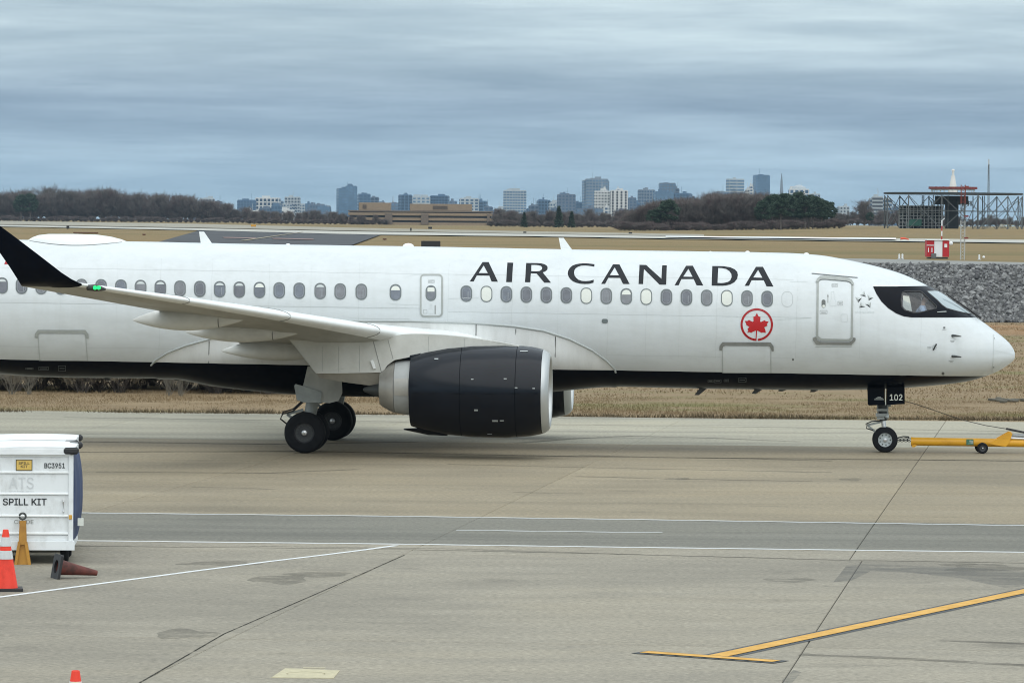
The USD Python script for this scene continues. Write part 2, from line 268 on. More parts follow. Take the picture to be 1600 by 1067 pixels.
def grass_mat(name, tan_, brown, green, gscale=(0.05, 0.12, 0.1), glo=0.5, ghi=0.66, translucent=False):
    n = {'g': ('geometry', {}), 'm1': ('mapping', {'scale': (0.35, 1.2, 1)}), 'n1': ('noise_texture', {'scale': 1.0, 'detail': 8, 'roughness': 0.75}), 'r1': ('rgb_ramp', {'ramp': [(0.32, brown), (0.62, tan_)]}),
         'm2': ('mapping', {'scale': gscale}), 'n2': ('noise_texture', {'scale': 1.0, 'detail': 5, 'roughness': 0.65}), 'r2': ('rgb_ramp', {'ramp': [(glo, (0, 0, 0)), (ghi, (1, 1, 1))]}),
         'x': ('mix_color', {'blend_type': 'mix', 'b': green}), 'p': ('principled_bsdf', {'roughness': 0.9, 'specular_ior_level': 0.1})}
    l = [('g.position', 'm1.vector'), ('g.position', 'm2.vector'), ('m1.vector', 'n1.vector'), ('m2.vector', 'n2.vector'), ('n1.fac', 'r1.fac'), ('n2.fac', 'r2.fac'), ('r2.color', 'x.fac'), ('r1.color', 'x.a'), ('x.result', 'p.base_color')]
    return usdkit.material(stage, LK + name, n, l, surface='p.BSDF')
dry_grass = grass_mat('dry_grass', (0.265, 0.198, 0.118), (0.185, 0.135, 0.08), (0.165, 0.158, 0.066), glo=0.52, ghi=0.66)
field_grass = grass_mat('field_grass', (0.24, 0.175, 0.085), (0.17, 0.125, 0.064), (0.125, 0.115, 0.05), gscale=(0.012, 0.02, 0.02), glo=0.5, ghi=0.7)
bank_grass = grass_mat('bank_grass', (0.16, 0.13, 0.08), (0.075, 0.065, 0.045), (0.12, 0.115, 0.05), gscale=(0.02, 0.02, 0.02))
far_concrete = plain('far_concrete', (0.40, 0.39, 0.345), 0.85, vary=0.12, vscale=0.03)
far_runway = plain('far_runway', (0.27, 0.25, 0.195), 0.9, vary=0.12, vscale=0.02)
black_top = plain('black_top', (0.035, 0.037, 0.042), 0.8, vary=0.35, vscale=0.05)
soil_red = plain('soil_red', (0.25, 0.155, 0.085), 0.95, vary=0.3, vscale=0.6)

# ---------------------------------------------------------------- terrain and pavement
def slope_grid(x0, x1, nx, ys):
    X, Y = np.meshgrid(np.linspace(x0, x1, nx), ys); Z = terrain(X, Y)
    near = (Y > 136) & (Y < 272)
    Z = Z + np.where(near, 0.12 * (meshkit.fbm(np.stack([X * 0.15, Y * 0.15, X * 0], -1), 3) - 0.5), 0.0) - 0.03
    return MB().grid(np.stack([X, Y, Z], -1).transpose(1, 0, 2)).get()
near_field = slope_grid(-260, 260, 131, np.concatenate([np.linspace(-60, 130, 6), np.linspace(135, 272, 50)]))
obj('grass_ground', near_field, dry_grass, smooth=True, kind='structure')
obj('airfield_ground', slope_grid(-1500, 1500, 101, np.concatenate([np.linspace(271.9, 300, 8), np.linspace(320, 980, 20), np.linspace(985, 1015, 8), np.linspace(1040, 9000, 60)])), field_grass, smooth=True, kind='structure')

# the apron: cast slabs with open joints between them
JD = np.array([0.1305, 1.0]); CR = -0.075                       # joints run away from the terminal; cross joints almost along the picture
def slab_pt(k, r, far=False):                                               # column k, cross line r (metres out at x = 0)
    x0 = -12.15 + (8.06 if far else 8.3) * (k - 1); t = (r + CR * x0) / (1 - CR * JD[0]); return np.array([x0 + JD[0] * t, t])
apron = thing('apron', kind='structure'); road = thing('service_road', kind='structure')
rows = [(-40, -8, 'n'), (-8, 15, 'n'), (15, 31, 'n'), (31, 46.5, 'n'), (46.5, 61.95, 'n'), (61.95, 78.3, 'n'), (78.3, 80.8, 'n'), (80.8, 88.35, 'r'), (88.35, 98, 'm'), (98, 108, 'm'), (108, 118.3, 'm'), (118.3, 126.5, 'f'), (126.5, 134.6, 'f')]
GAP = 0.008
for r0, r1, kind in rows:
    for k in range(-4, 9):
        if r1 < 40 and (k < -1 or k > 5): continue
        fr = r1 > 79; a, b, c, d = slab_pt(k, r0, fr), slab_pt(k + 1, r0, fr), slab_pt(k + 1, r1, fr), slab_pt(k, r1, fr)
        q = np.array([a, b, c, d]); ctr = q.mean(0)
        def inset(e):
            out = []
            for i in range(4):
                p, prv, nxt = q[i], q[i - 1], q[(i + 1) % 4]
                u, v = (prv - p) / np.linalg.norm(prv - p), (nxt - p) / np.linalg.norm(nxt - p); out.append(p + (u + v) * e)
            return np.array(out)
        o, t = inset(GAP), inset(GAP + 0.008)
        v = np.vstack([np.c_[o, np.full(4, -0.2)], np.c_[o, np.full(4, -0.012)], np.c_[t, np.zeros(4)]])
        f = [(i, (i + 1) % 4, (i + 1) % 4 + 4, i + 4) for i in range(4)] + [(4 + i, 4 + (i + 1) % 4, (i + 1) % 4 + 8, i + 8) for i in range(4)] + [(8, 9, 10, 11)]
        obj('slab', MB().add(v, np.array(f)).get(), {'n': concrete_near, 'r': road_grey, 'm': concrete_mid, 'f': concrete_far}[kind], road if kind == 'r' else apron)
v = np.array([[-70, -45, 0], [70, -45, 0], [70, 133.2, 0], [-70, 134.9, 0]], float); v[:, 2] = -0.022
obj('joint_filler', MB().add(v, np.array([(0, 1, 2, 3)])).get(), joint_fill, apron)

def painted(name, pts, mat, z, parent=None, **kw):
    """flat painted shape: its outline as points seen in the photograph, laid on the pavement"""
    P = np.array([on_z(x, y)[:2] for x, y in pts]); poly = Polygon(P)
    v2, f = trimesh.creation.triangulate_polygon(poly, engine='earcut'); v = np.c_[v2, np.full(len(v2), z)]
    
    return obj(name, MB().add(v, f).get(), mat, parent, kind='structure' if parent is None else None, **kw)
def line(name, pts, w, mat, z, parent=None):
    P = [on_z(x, y)[:2] for x, y in pts]; poly = LineString(P).buffer(w / 2, cap_style='flat', join_style='mitre')
    v2, f = trimesh.creation.triangulate_polygon(poly, engine='earcut'); f = np.asarray(f); v = np.c_[v2, np.full(len(v2), z)]
    a_, b_ = v2[f[0][1]] - v2[f[0][0]], v2[f[0][2]] - v2[f[0][0]]; n = a_[0] * b_[1] - a_[1] * b_[0]; f = f[:, ::-1] if n < 0 else f
    return obj(name, MB().add(v, f).get(), mat, parent, kind='structure' if parent is None else None)
line('white_edge_line', [(-250, 798), (130, 801), (600, 806), (1000, 811.5), (1800, 824)], 0.13, line_white, 0.004)
line('white_edge_line', [(-250, 841), (130, 844.5), (600, 849.5), (1000, 855), (1800, 865)], 0.16, line_white, 0.004)
line('white_lane_dash', [(713, 828), (1035, 832)], 0.11, line_white, 0.004)
line('white_lane_dash', [(-260, 817), (60, 821)], 0.11, line_white, 0.004)
line('white_lane_dash', [(1690, 838.5), (1900, 841)], 0.11, line_white, 0.004)
line('white_parking_line', [(-150, 951), (0, 932.5), (160, 911), (300, 892.5), (420, 877), (500, 867.5), (560, 860), (619, 852)], 0.12, line_white, 0.004)
line('black_line_border', [(1108, 1028), (1620, 919.8), (1800, 881.7)], 0.5, line_black, 0.004)
line('black_line_border', [(999, 1018.7), (1221, 1034.4)], 0.44, line_black, 0.008)
line('yellow_lead_in_line', [(1122, 1025), (1620, 919.8), (1800, 881.7)], 0.29, line_yellow, 0.012)
line('yellow_stop_bar', [(1006, 1019.2), (1213, 1033.8)], 0.25, line_yellow, 0.016)
def stain_mat(name, col, lo, hi, sc, op):
    return usdkit.material(stage, LK + name, {'g': ('geometry', {}), 'm': ('mapping', {'scale': sc}), 'n': ('noise_texture', {'scale': 1.0, 'detail': 6, 'roughness': 0.62, 'distortion': 0.8}), 'r': ('rgb_ramp', {'ramp': [(lo, (0, 0, 0)), (hi, (op,) * 3)]}), 'd': ('diffuse_bsdf', {'color': col}), 't': ('transparent_bsdf', {}), 'x': ('mix_closure', {})},
        [('g.position', 'm.vector'), ('m.vector', 'n.vector'), ('n.fac', 'r.fac'), ('r.color', 'x.fac'), ('t.BSDF', 'x.closure1'), ('d.BSDF', 'x.closure2')], surface='x.closure')
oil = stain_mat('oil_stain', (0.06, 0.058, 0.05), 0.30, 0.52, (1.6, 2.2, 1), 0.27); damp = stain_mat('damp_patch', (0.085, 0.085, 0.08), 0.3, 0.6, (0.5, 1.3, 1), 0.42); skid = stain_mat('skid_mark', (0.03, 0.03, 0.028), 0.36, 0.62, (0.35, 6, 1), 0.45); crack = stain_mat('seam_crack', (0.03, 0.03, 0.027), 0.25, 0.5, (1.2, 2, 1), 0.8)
def blob(cx, cy, rx, ry, n=28):
    a = np.linspace(0, 2 * pi, n, endpoint=False); k = 1 + 0.18 * np.sin(3 * a + cx) + 0.1 * np.sin(5 * a + cy); return [(cx + rx * q * cos(t), cy + ry * q * sin(t)) for t, q in zip(a, k)]
for c in ((438, 905, 45, 7), (500, 897, 50, 4), (290, 990, 50, 7), (345, 880, 60, 3.5), (1500, 882, 30, 3), (1330, 749, 18, 2.2), (1060, 748, 20, 1.6), (1235, 906, 40, 3), (1540, 887, 60, 6)): painted('oil_stain', blob(*c), oil, 0.0025, apron)
painted('damp_patch', [(1322, 884), (1345, 880.5), (1480, 885), (1620, 892), (1620, 914), (1570, 918), (1500, 903), (1420, 894), (1360, 892), (1330, 907), (1302, 909), (1312, 897)], damp, 0.003, apron)
painted('damp_patch', [(1222, 1062), (1240, 1046), (1252, 1050), (1240, 1064), (1228, 1075)], damp, 0.003, apron)
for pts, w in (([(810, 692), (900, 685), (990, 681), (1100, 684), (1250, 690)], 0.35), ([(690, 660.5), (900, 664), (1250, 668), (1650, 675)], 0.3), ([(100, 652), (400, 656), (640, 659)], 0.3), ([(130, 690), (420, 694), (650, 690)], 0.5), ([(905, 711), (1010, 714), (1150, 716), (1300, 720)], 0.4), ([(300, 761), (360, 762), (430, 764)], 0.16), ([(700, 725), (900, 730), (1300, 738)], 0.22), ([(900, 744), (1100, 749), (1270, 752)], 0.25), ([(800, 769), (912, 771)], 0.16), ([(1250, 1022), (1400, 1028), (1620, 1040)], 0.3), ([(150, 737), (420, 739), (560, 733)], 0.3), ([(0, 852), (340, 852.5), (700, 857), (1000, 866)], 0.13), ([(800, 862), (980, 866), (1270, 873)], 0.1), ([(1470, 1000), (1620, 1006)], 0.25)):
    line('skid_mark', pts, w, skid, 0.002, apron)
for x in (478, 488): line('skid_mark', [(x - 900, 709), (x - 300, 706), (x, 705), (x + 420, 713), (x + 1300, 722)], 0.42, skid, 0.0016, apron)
line('seam_crack', [(212, 1070), (350, 990), (500, 925), (632, 867)], 0.03, crack, 0.0035, apron)
line('seam_crack', [(-200, 858), (130, 853), (560, 857), (900, 863.5), (1300, 874.5), (1620, 880)], 0.05, crack, 0.0035, apron)
def sheet_far(name, up, lo, mat, lift=0.06, n=40, **kw):
    """a strip of far pavement between two edges given along the photograph, draped on the ground"""
    xs = np.linspace(up[0][0], up[-1][0], n); xl = np.linspace(lo[0][0], lo[-1][0], n)
    yu = np.interp(xs, *zip(*up)); yl = np.interp(xl, *zip(*lo)); rows_ = []
    for k in range(5):
        rows_.append([on_t(xs[i] * (1 - k / 4) + xl[i] * k / 4, yu[i] * (1 - k / 4) + yl[i] * k / 4) + (0, 0, lift) for i in range(n)])
    m = MB().grid(np.array(rows_)).get()
    if m.face_normals[:, 2].mean() < 0: m.faces = m.faces[:, ::-1]
    return obj(name, m, mat, kind='structure', **kw)
sheet_far('far_runway', [(-200, 343.2), (0, 345.6), (300, 350.2), (560, 356.8), (840, 362.4), (1100, 367)], [(-200, 347.5), (0, 351.2), (300, 356.5), (560, 361.5), (840, 366.2), (1100, 370)], far_runway, 0.1)
sheet_far('far_taxiway', [(-200, 349.5), (0, 352.2), (300, 357.6), (560, 362.8), (840, 366.8), (1040, 370), (1700, 377)], [(-200, 352), (0, 354.6), (300, 360.5), (560, 367.5), (840, 370.6), (1040, 374), (1700, 382)], far_concrete, 0.12)
sheet_far('white_runway_edge', [(1040, 371.6), (1400, 375)], [(1040, 373.4), (1400, 377.4)], plain('far_white', (0.8, 0.82, 0.82), 0.6), 0.3)
sheet_far('black_taxiway', [(310, 361.3), (602, 365.2)], [(225, 386), (540, 388)], black_top, 0.09)
sheet_far('taxiway_marking', [(374, 378), (471, 363.9)], [(384, 378), (474, 363.9)], plain('faded_yellow', (0.28, 0.24, 0.17), 0.8), 0.15, n=8)
sheet_far('taxiway_marking', [(348, 372.2), (400, 373.2)], [(350, 373.8), (400, 374.8)], plain('faded_red', (0.2, 0.13, 0.12), 0.8), 0.15, n=8)
sheet_far('taxiway_marking', [(425, 373.8), (490, 375.2)], [(427, 375.4), (490, 376.8)], plain('faded_red', (0.2, 0.13, 0.12), 0.8), 0.16, n=8)
sheet_far('perimeter_road', [(1000, 399.5), (1345, 405.2), (1700, 413.5)], [(1000, 405), (1345, 411.5), (1700, 420.5)], plain('perimeter_asphalt', (0.22, 0.22, 0.205), 0.85, vary=0.12, vscale=0.3), 0.05)

# ---------------------------------------------------------------- rock embankment, grass, shrubs
def rock_shape(seed):
    r = np.random.default_rng(seed); m = trimesh.creation.icosphere(subdivisions=0); v = np.array(m.vertices)
    for _ in range(7):
        n = r.normal(size=3); n /= np.linalg.norm(n); d = r.uniform(0.45, 0.8); h = v @ n; v -= np.outer(np.clip(h - d, 0, None), n)
    return v * r.uniform(0.6, 1.15, 3), np.array(m.faces)
shapes = [rock_shape(s) for s in range(14)]
rock_mats = [plain('rock_' + nm, c, 0.85, vary=0.35, vscale=2.0) for nm, c in (('grey', (0.145, 0.145, 0.143)), ('pale', (0.235, 0.235, 0.23)), ('dark', (0.09, 0.09, 0.093)))]
banks = [MB(), MB(), MB()]
for i in range(17000):
    x = rng.uniform(17, 46); u = rng.uniform(-0.04, 1.02); Y = 272 + 15 * u + rng.uniform(-0.2, 0.2); z = 3.35 * min(max(u, 0), 1)
    s = 0.105 * rng.lognormal(0, 0.42); s = min(s, 0.36); v, f = shapes[rng.integers(14)]
    q = rng.normal(size=4); q /= np.linalg.norm(q); w, a, b, c = q
    R = np.array([[1 - 2 * (b * b + c * c), 2 * (a * b - c * w), 2 * (a * c + b * w)], [2 * (a * b + c * w), 1 - 2 * (a * a + c * c), 2 * (b * c - a * w)], [2 * (a * c - b * w), 2 * (b * c + a * w), 1 - 2 * (a * a + b * b)]])
    banks[int(rng.choice(3, p=[0.5, 0.24, 0.26]))].add((v * s) @ R.T + (x, Y, z + s * 0.35), f)
rb = thing('rock_embankment', (0, 0, 0), kind='stuff')
for b, m in zip(banks, rock_mats): obj('rocks', b.get(), m, rb, kind='stuff')
obj('dark_gravel', MB().grid(np.stack([np.stack([np.full(6, x), np.linspace(271.6, 287.2, 6), np.linspace(-0.05, 3.36, 6) + 0.02], -1) for x in (16, 30, 47)])).get(), plain('bed_gravel', (0.06, 0.06, 0.058), 0.9, vary=0.3), rb, kind='stuff')

def blades(n, xr, yr, h0, h1, w, seed, weight=None):
    r = np.random.default_rng(seed); x = r.uniform(*xr, n); y = r.uniform(*yr, n); c = meshkit.fbm(np.stack([x * 0.5, y * 0.5, x * 0], -1), 3, seed)
    keep = c > r.uniform(0.22, 0.5, n); x, y, c = x[keep], y[keep], c[keep]; n = len(x)
    h = r.uniform(h0, h1, n) * (0.5 + c); a = r.uniform(0, 2 * pi, n); lean = r.normal(0, 0.45, (n, 2)) * h[:, None]; z = terrain(x, y) - 0.06
    ww = w * r.uniform(0.6, 1.5, n); dx, dy = np.cos(a) * ww, np.sin(a) * ww
    v = np.stack([np.stack([x - dx, y - dy, z], -1), np.stack([x + dx, y + dy, z], -1), np.stack([x + lean[:, 0], y + lean[:, 1], z + h], -1)], 1).reshape(-1, 3)
    return v, np.arange(3 * n).reshape(-1, 3)
gm = MB()
gm.add(*blades(70000, (-20, 22), (135.1, 150), 0.04, 0.10, 0.014, 3)); gm.add(*blades(30000, (-20, 26), (150, 180), 0.04, 0.11, 0.028, 4)); gm.add(*blades(36000, (8, 42), (178, 271), 0.04, 0.11, 0.05, 5))
obj('dry_grass_blades', gm.get(), dry_grass, kind='stuff')
gd = MB(); gd.add(*blades(9000, (-20, 22), (134.6, 135.5), 0.06, 0.2, 0.02, 6)); obj('grass_verge', gd.get(), plain('verge_dark', (0.10, 0.075, 0.04), 0.9, vary=0.3), kind='stuff')
red_soil = usdkit.material(stage, LK + 'red_soil_patch', {'g': ('geometry', {}), 'm': ('mapping', {'scale': (0.12, 0.3, 1)}), 'n': ('noise_texture', {'scale': 1.0, 'detail': 6, 'roughness': 0.65}), 'r': ('rgb_ramp', {'ramp': [(0.35, (0, 0, 0)), (0.65, (0.4,) * 3)]}), 'd': ('diffuse_bsdf', {'color': (0.25, 0.14, 0.075)}), 't': ('transparent_bsdf', {}), 'x': ('mix_closure', {})},
    [('g.position', 'm.vector'), ('m.vector', 'n.vector'), ('n.fac', 'r.fac'), ('r.color', 'x.fac'), ('t.BSDF', 'x.closure1'), ('d.BSDF', 'x.closure2')], surface='x.closure')
obj('bare_soil', MB().grid(np.stack([np.stack([np.linspace(24, 60, 20), np.full(20, y), np.full(20, 0.045)], -1) for y in (238, 246, 254, 262)])).get(), red_soil, kind='structure')
dt = MB(); 
for k in range(60):
    x = rng.uniform(16.5, 23); dt.bevel((x, 149.5 + rng.normal(0, 0.6), 0.03), (rng.uniform(0.1, 0.4), 0.2, rng.uniform(0.04, 0.10)), 0.015, rng.uniform(0, 3))
obj('drain_rubble', dt.get(), plain('rubble_dark', (0.10, 0.092, 0.07), 0.9), kind='stuff')

def twig_tris(pts, dirs, L, w, r):
    d = dirs / (np.linalg.norm(dirs, axis=1, keepdims=True) + 1e-9); s = np.cross(d, r.normal(size=d.shape)); s /= np.linalg.norm(s, axis=1, keepdims=True) + 1e-9
    v = np.stack([pts - s * w[:, None], pts + s * w[:, None], pts + d * L[:, None]], 1).reshape(-1, 3); return v, np.arange(len(v)).reshape(-1, 3)
def bare_tree(name, seed, H, spread, ntw, trunk_m, crown_m, multi=1, tw=0.05):
    r = np.random.default_rng(seed); cls = klass(name); tr, cr = MB(), MB(); P, D = [], []
    def grow(p, d, L, rad, lvl):
        k = 4; pts = [p]; dd = d.copy()
        for _ in range(k):
            dd = dd + r.normal(0, 0.10, 3) + (0, 0, 0.05); dd /= np.linalg.norm(dd); pts.append(pts[-1] + dd * L / k)
        (tr if lvl < 2 else cr).tube(pts, np.linspace(rad, rad * 0.55, k + 1), 5 if lvl < 2 else 3, cap=False)
        if lvl < 3:
            for j in range(([9, 5, 4] if multi == 1 else [5, 4, 3])[lvl]):
                t = r.uniform(0.3, 1.0) if lvl else r.uniform(0.10, 1.0); i = min(int(t * k), k - 1); b = pts[i] + (pts[i + 1] - pts[i]) * (t * k - i)
                side = r.normal(size=3); side[2] = abs(side[2]) * 0.4; side /= np.linalg.norm(side); nd = dd * 0.75 + side * spread; nd /= np.linalg.norm(nd)
                grow(b, nd, L * r.uniform(0.5, 0.72), rad * 0.5, lvl + 1)
        else:
            for q in pts[1:]: P.append(q); D.append(dd)
    for m in range(multi):
        d0 = np.array([r.normal(0, 0.3 if multi > 1 else 0.04), r.normal(0, 0.3 if multi > 1 else 0.04), 1.0])
        grow(np.array([r.normal(0, 0.05), r.normal(0, 0.05), -0.1]), d0 / np.linalg.norm(d0), H * 0.5, H * (0.018 if multi == 1 else 0.0055), 0)
    P, D = np.array(P), np.array(D); i = r.integers(0, len(P), ntw)
    cr.add(*twig_tris(P[i] + r.normal(0, H * 0.018, (ntw, 3)), D[i] + r.normal(0, 0.55, (ntw, 3)) + (0, 0, 0.35), H * r.uniform(0.05, 0.13, ntw), H * 0.0026 * r.uniform(0.5, 1.5, ntw) * tw / 0.05, r))
    obj('trunk', tr.get(), trunk_m, cls); obj('crown', cr.get(), crown_m, cls); return cls
def leaf_tree(name, seed, H, shape, n, trunk_m, crown_m):
    r = np.random.default_rng(seed); cls = klass(name); tr, cr = MB(), MB()
    tr.tube([(0, 0, -0.2), (0.05 * H * r.normal() * 0.2, 0, H * 0.45), (0.02 * H, 0.01 * H, H * 0.85)], [H * 0.022, H * 0.016, H * 0.006], 6)
    if shape == 'fir':
        for k in range(n):
            t = r.uniform(0.08, 1) ; rad = H * 0.24 * (1 - t) ** 0.8 + 0.01 * H; a = r.uniform(0, 2 * pi); q = rad * sqrt(r.uniform(0.05, 1)); p = np.array([cos(a) * q, sin(a) * q, t * H - q * 0.25])
            s = H * 0.035; n3 = r.normal(size=(3, 3)) * s; n3[:, 2] *= 0.45; cr.add(p + n3, [(0, 1, 2)])
    else:
        cl = []
        for k in range(22):
            a = r.uniform(0, 2 * pi); u = sqrt(r.uniform(0.1, 1)); zz = r.uniform(0.4, 0.97); R_ = H * 0.27 * sin(pi * min(1, (zz - 0.22) / 0.8)) ** 0.6; c = np.array([cos(a) * u * R_, sin(a) * u * R_, zz * H]); cl.append((c, H * r.uniform(0.05, 0.10)))
            tr.tube([(0, 0, zz * H * 0.75), c], [H * 0.008, H * 0.003], 4, cap=False)
        for k in range(n):
            c, R_ = cl[r.integers(len(cl))]; d = r.normal(size=3); d /= np.linalg.norm(d); p = c + d * R_ * r.uniform(0.5, 1.1) * (1.15, 1.15, 0.55)
            n3 = r.normal(size=(3, 3)) * H * 0.017; cr.add(p + n3, [(0, 1, 2)])
    obj('trunk', tr.get(), trunk_m, cls); obj('crown', cr.get(), crown_m, cls); return cls
bark_grey = plain('bark_grey', (0.11, 0.095, 0.085), 0.9); bark_pale = plain('bark_pale', (0.17, 0.155, 0.125), 0.9)
twig_brown = plain('twig_brown', (0.105, 0.086, 0.078), 0.9, vary=0.25, vscale=0.4); twig_grey = plain('twig_grey', (0.125, 0.110, 0.100), 0.9, vary=0.25, vscale=0.4); twig_red = plain('twig_red', (0.105, 0.07, 0.066), 0.9, vary=0.2, vscale=0.4)
needle_dark = plain('needle_dark', (0.022, 0.045, 0.022), 0.75, vary=0.35, vscale=0.6); brush_dark = plain('brush_dark', (0.25, 0.22, 0.165), 0.9, vary=0.35, vscale=1.2)
BT = [bare_tree('bare_tree_kind', s, 14.0, sp, 1900, bark_grey, m, tw=0.042) for s, sp, m in ((1, 0.7, twig_brown), (2, 0.9, twig_grey), (3, 0.6, twig_brown), (4, 0.8, twig_red), (5, 1.0, twig_grey))]
PT = [leaf_tree('pine_kind', s, 14.0, 'pine', 2400, bark_grey, needle_dark) for s in (11, 12, 13)]; FT = [leaf_tree('fir_kind', 15, 14.0, 'fir', 1500, bark_grey, needle_dark)]
SH = [bare_tree('shrub_kind', s, 3.0, 0.75, 1900, bark_grey, brush_dark, multi=5, tw=0.09) for s in (21, 22, 23)]; SP = [bare_tree('pale_shrub_kind', s, 3.0, 0.85, 60, bark_pale, bark_pale, multi=4, tw=0.05) for s in (25, 26)]

def tree_at(px, pybase, Y, hpx, kinds, name, label, group, dz=0.0):
    P = at_y(px, pybase, Y); H = hpx * Y / FL; z = float(terrain(P[0], Y)) + dz
    copy_of(kinds[rng.integers(len(kinds))], name, (P[0], Y, z - 0.1), rng.uniform(0, 360), H / 14.0 * np.array([rng.uniform(0.9, 1.25), rng.uniform(0.9, 1.25), 1]), label=label, category='tree', group=group)
UB = [bare_tree('brush_kind', s, 3.0, 0.8, 2200, bark_grey, m, multi=5, tw=0.09) for s, m in ((31, twig_brown), (32, twig_grey), (33, twig_red))]
def brush_at(x0, x1, n, pyb, Y, hpx, label, group, dz=0.0):
    for px in np.linspace(x0, x1, n) + rng.uniform(-2, 2, n):
        P = at_y(px, pyb, Y + rng.uniform(-25, 25)); H = hpx * Y / FL * rng.uniform(0.7, 1.25)
        copy_of(UB[rng.integers(3)], 'brush', (P[0], P[1], float(terrain(P[0], P[1])) + dz - 0.2), rng.uniform(0, 360), H / 3.0 * np.array([2.2, 1.6, 1.0]), label=label, category='shrub', group=group)
def skyline(px, pts): return np.interp(px, *zip(*pts))
GL = ('bare winter tree in the long grey treeline beyond the runway', 'bare trees of the long far treeline')
prof = [(-160, 300), (0, 303), (30, 302), (90, 297), (130, 303), (170, 300), (200, 308), (235, 306), (262, 311), (300, 314), (330, 318), (352, 324), (380, 330), (420, 334), (470, 336), (540, 336)]
for rowi, (Y, n) in enumerate(((2150, 54), (2260, 46), (2380, 40))):
    for px in np.linspace(-150, 395, n) + rng.uniform(-5, 5, n):
        base = 346 + 0.017 * px; top = skyline(px, prof); tree_at(px, base, Y, max(14, (base - top)) * rng.choice([rng.uniform(0.6, 0.85), rng.uniform(0.85, 1.1)]) + 2, BT, 'bare_tree', *GL)
for px in np.linspace(385, 600, 34) + rng.uniform(-3, 3, 34):
    tree_at(px, 353, 1900 + rng.uniform(-60, 60) if px > 520 else 2150 + rng.uniform(-60, 60), (17 if px > 540 else 20) * rng.uniform(0.75, 1.15), BT, 'bare_tree', 'low bare tree in the thin scrub before the tan office', 'low scrub trees before the city blocks')
for px in np.linspace(772, 985, 34) + rng.uniform(-4, 4, 34):
    tree_at(px, 360, 1700 + rng.uniform(-80, 80), 25 * rng.uniform(0.75, 1.2), BT, 'bare_tree', 'small bare tree among mixed trees under the twin white towers', 'small mixed trees under the towers')
hump = [(960, 350), (980, 334), (1005, 319), (1040, 313), (1075, 310), (1110, 305), (1160, 303), (1200, 306), (1240, 330), (1290, 345), (1310, 350)]
for Y, n in ((1160, 34), (1200, 30), (1260, 28), (1320, 24), (1390, 20)):
    for px in np.linspace(972, 1300, n) + rng.uniform(-5, 5, n):
        base = 361.5; top = skyline(px, hump); tree_at(px, base, Y, max(10, base - top) * rng.uniform(0.8, 1.03), [BT[0], BT[3], BT[3], BT[2]], 'bare_tree', 'reddish brown bare tree in the dense rounded wood right of the twin white towers', 'bare trees of the rounded wood')
GP = ('dark green pine in the tall pine clump crowning the rounded wood below the spire', 'pines of the clump below the spire')
for px, hp in ((1192, 46), (1206, 55), (1220, 57), (1232, 55), (1246, 56), (1258, 54), (1270, 52), (1282, 48), (1292, 42), (1213, 50), (1240, 52), (1264, 50), (1252, 48), (1228, 50), (1286, 40)):
    tree_at(px, 358, 1120 + rng.uniform(-30, 60), hp * rng.uniform(0.97, 1.03), PT, 'pine_tree', *GP)
for px, hp, l in ((1044, 49, 'lone dark pine rising through the left end of the rounded brown wood'), (1021, 34, 'short dark pine beside the lone pine at the left end of the rounded wood')):
    tree_at(px, 361, 1140, hp, PT, 'pine_tree', l, None)
for px, hp, l in ((33, 42, 'smaller dark evergreen pine showing in the long bare treeline'), (47, 44, 'larger dark evergreen pine showing in the long bare treeline')):
    tree_at(px, 347, 2120, hp, PT, 'pine_tree', l, None)
for px, hp, l in ((819, 24, 'small pointed fir below the pale glass tower with blinds'), (873, 34, 'broad dark fir in front of the two-tone slanted-roof block'), (893, 26, 'dark fir beside the broad fir under the tall grey tower')):
    tree_at(px, 362, 1500, hp, FT, 'fir_tree', l, None)
for px in np.linspace(1306, 1420, 14):
    tree_at(px, 358, 1700 + rng.uniform(-60, 60), 21 * rng.uniform(0.7, 1.25), BT, 'bare_tree', 'bare tree on the low rise left of the steel antenna platform', 'bare trees left of the antenna platform', 0.8)
tree_at(1351, 358, 1560, 40, [BT[1]], 'bare_tree', 'tall lone bare tree left of the white-topped office block by the antenna platform', None, 0.6)
tree_at(1359, 357, 1540, 20, PT, 'pine_tree', 'small dark evergreen at the foot of the tall lone bare tree', None, 0.6)
for px in np.linspace(1425, 1680, 26):
    tree_at(px, 358, 1800 + rng.uniform(-60, 60), 18 * rng.uniform(0.6, 1.2), BT, 'bare_tree', 'bare tree in the low wood seen through the steel antenna platform', 'bare trees behind the antenna platform', 0.8)
brush_at(-150, 390, 60, 346, 2120, 9, 'dark undergrowth bush at the foot of the long grey treeline', 'undergrowth of the long treeline')
brush_at(390, 600, 26, 354, 1880, 9, 'dark undergrowth bush in the low scrub before the tan office', 'undergrowth before the tan office')
brush_at(768, 985, 30, 360, 1640, 11, 'dark undergrowth bush at the foot of the mixed trees under the towers', 'undergrowth under the towers')
brush_at(968, 1310, 44, 361, 1130, 15, 'dark undergrowth bush at the foot of the dense rounded wood', 'undergrowth of the rounded wood')
brush_at(1305, 1680, 34, 358, 1650, 10, 'dark undergrowth bush on the low rise around the antenna platform', 'undergrowth by the antenna platform', 0.8)
for i, px in enumerate(np.linspace(-60, 520, 46)):
    P = at_y(px + rng.uniform(-6, 6), 612, 152 + rng.uniform(-1, 6)); copy_of(SH[i % 3], 'shrub', (P[0], P[1], -0.1), rng.uniform(0, 360), rng.uniform(0.75, 1.05) * np.array([1.2, 1.2, 1.0]), label='leafless dark shrub in the thicket behind the dry grass under the tail', category='shrub', group='dark shrubs of the thicket')
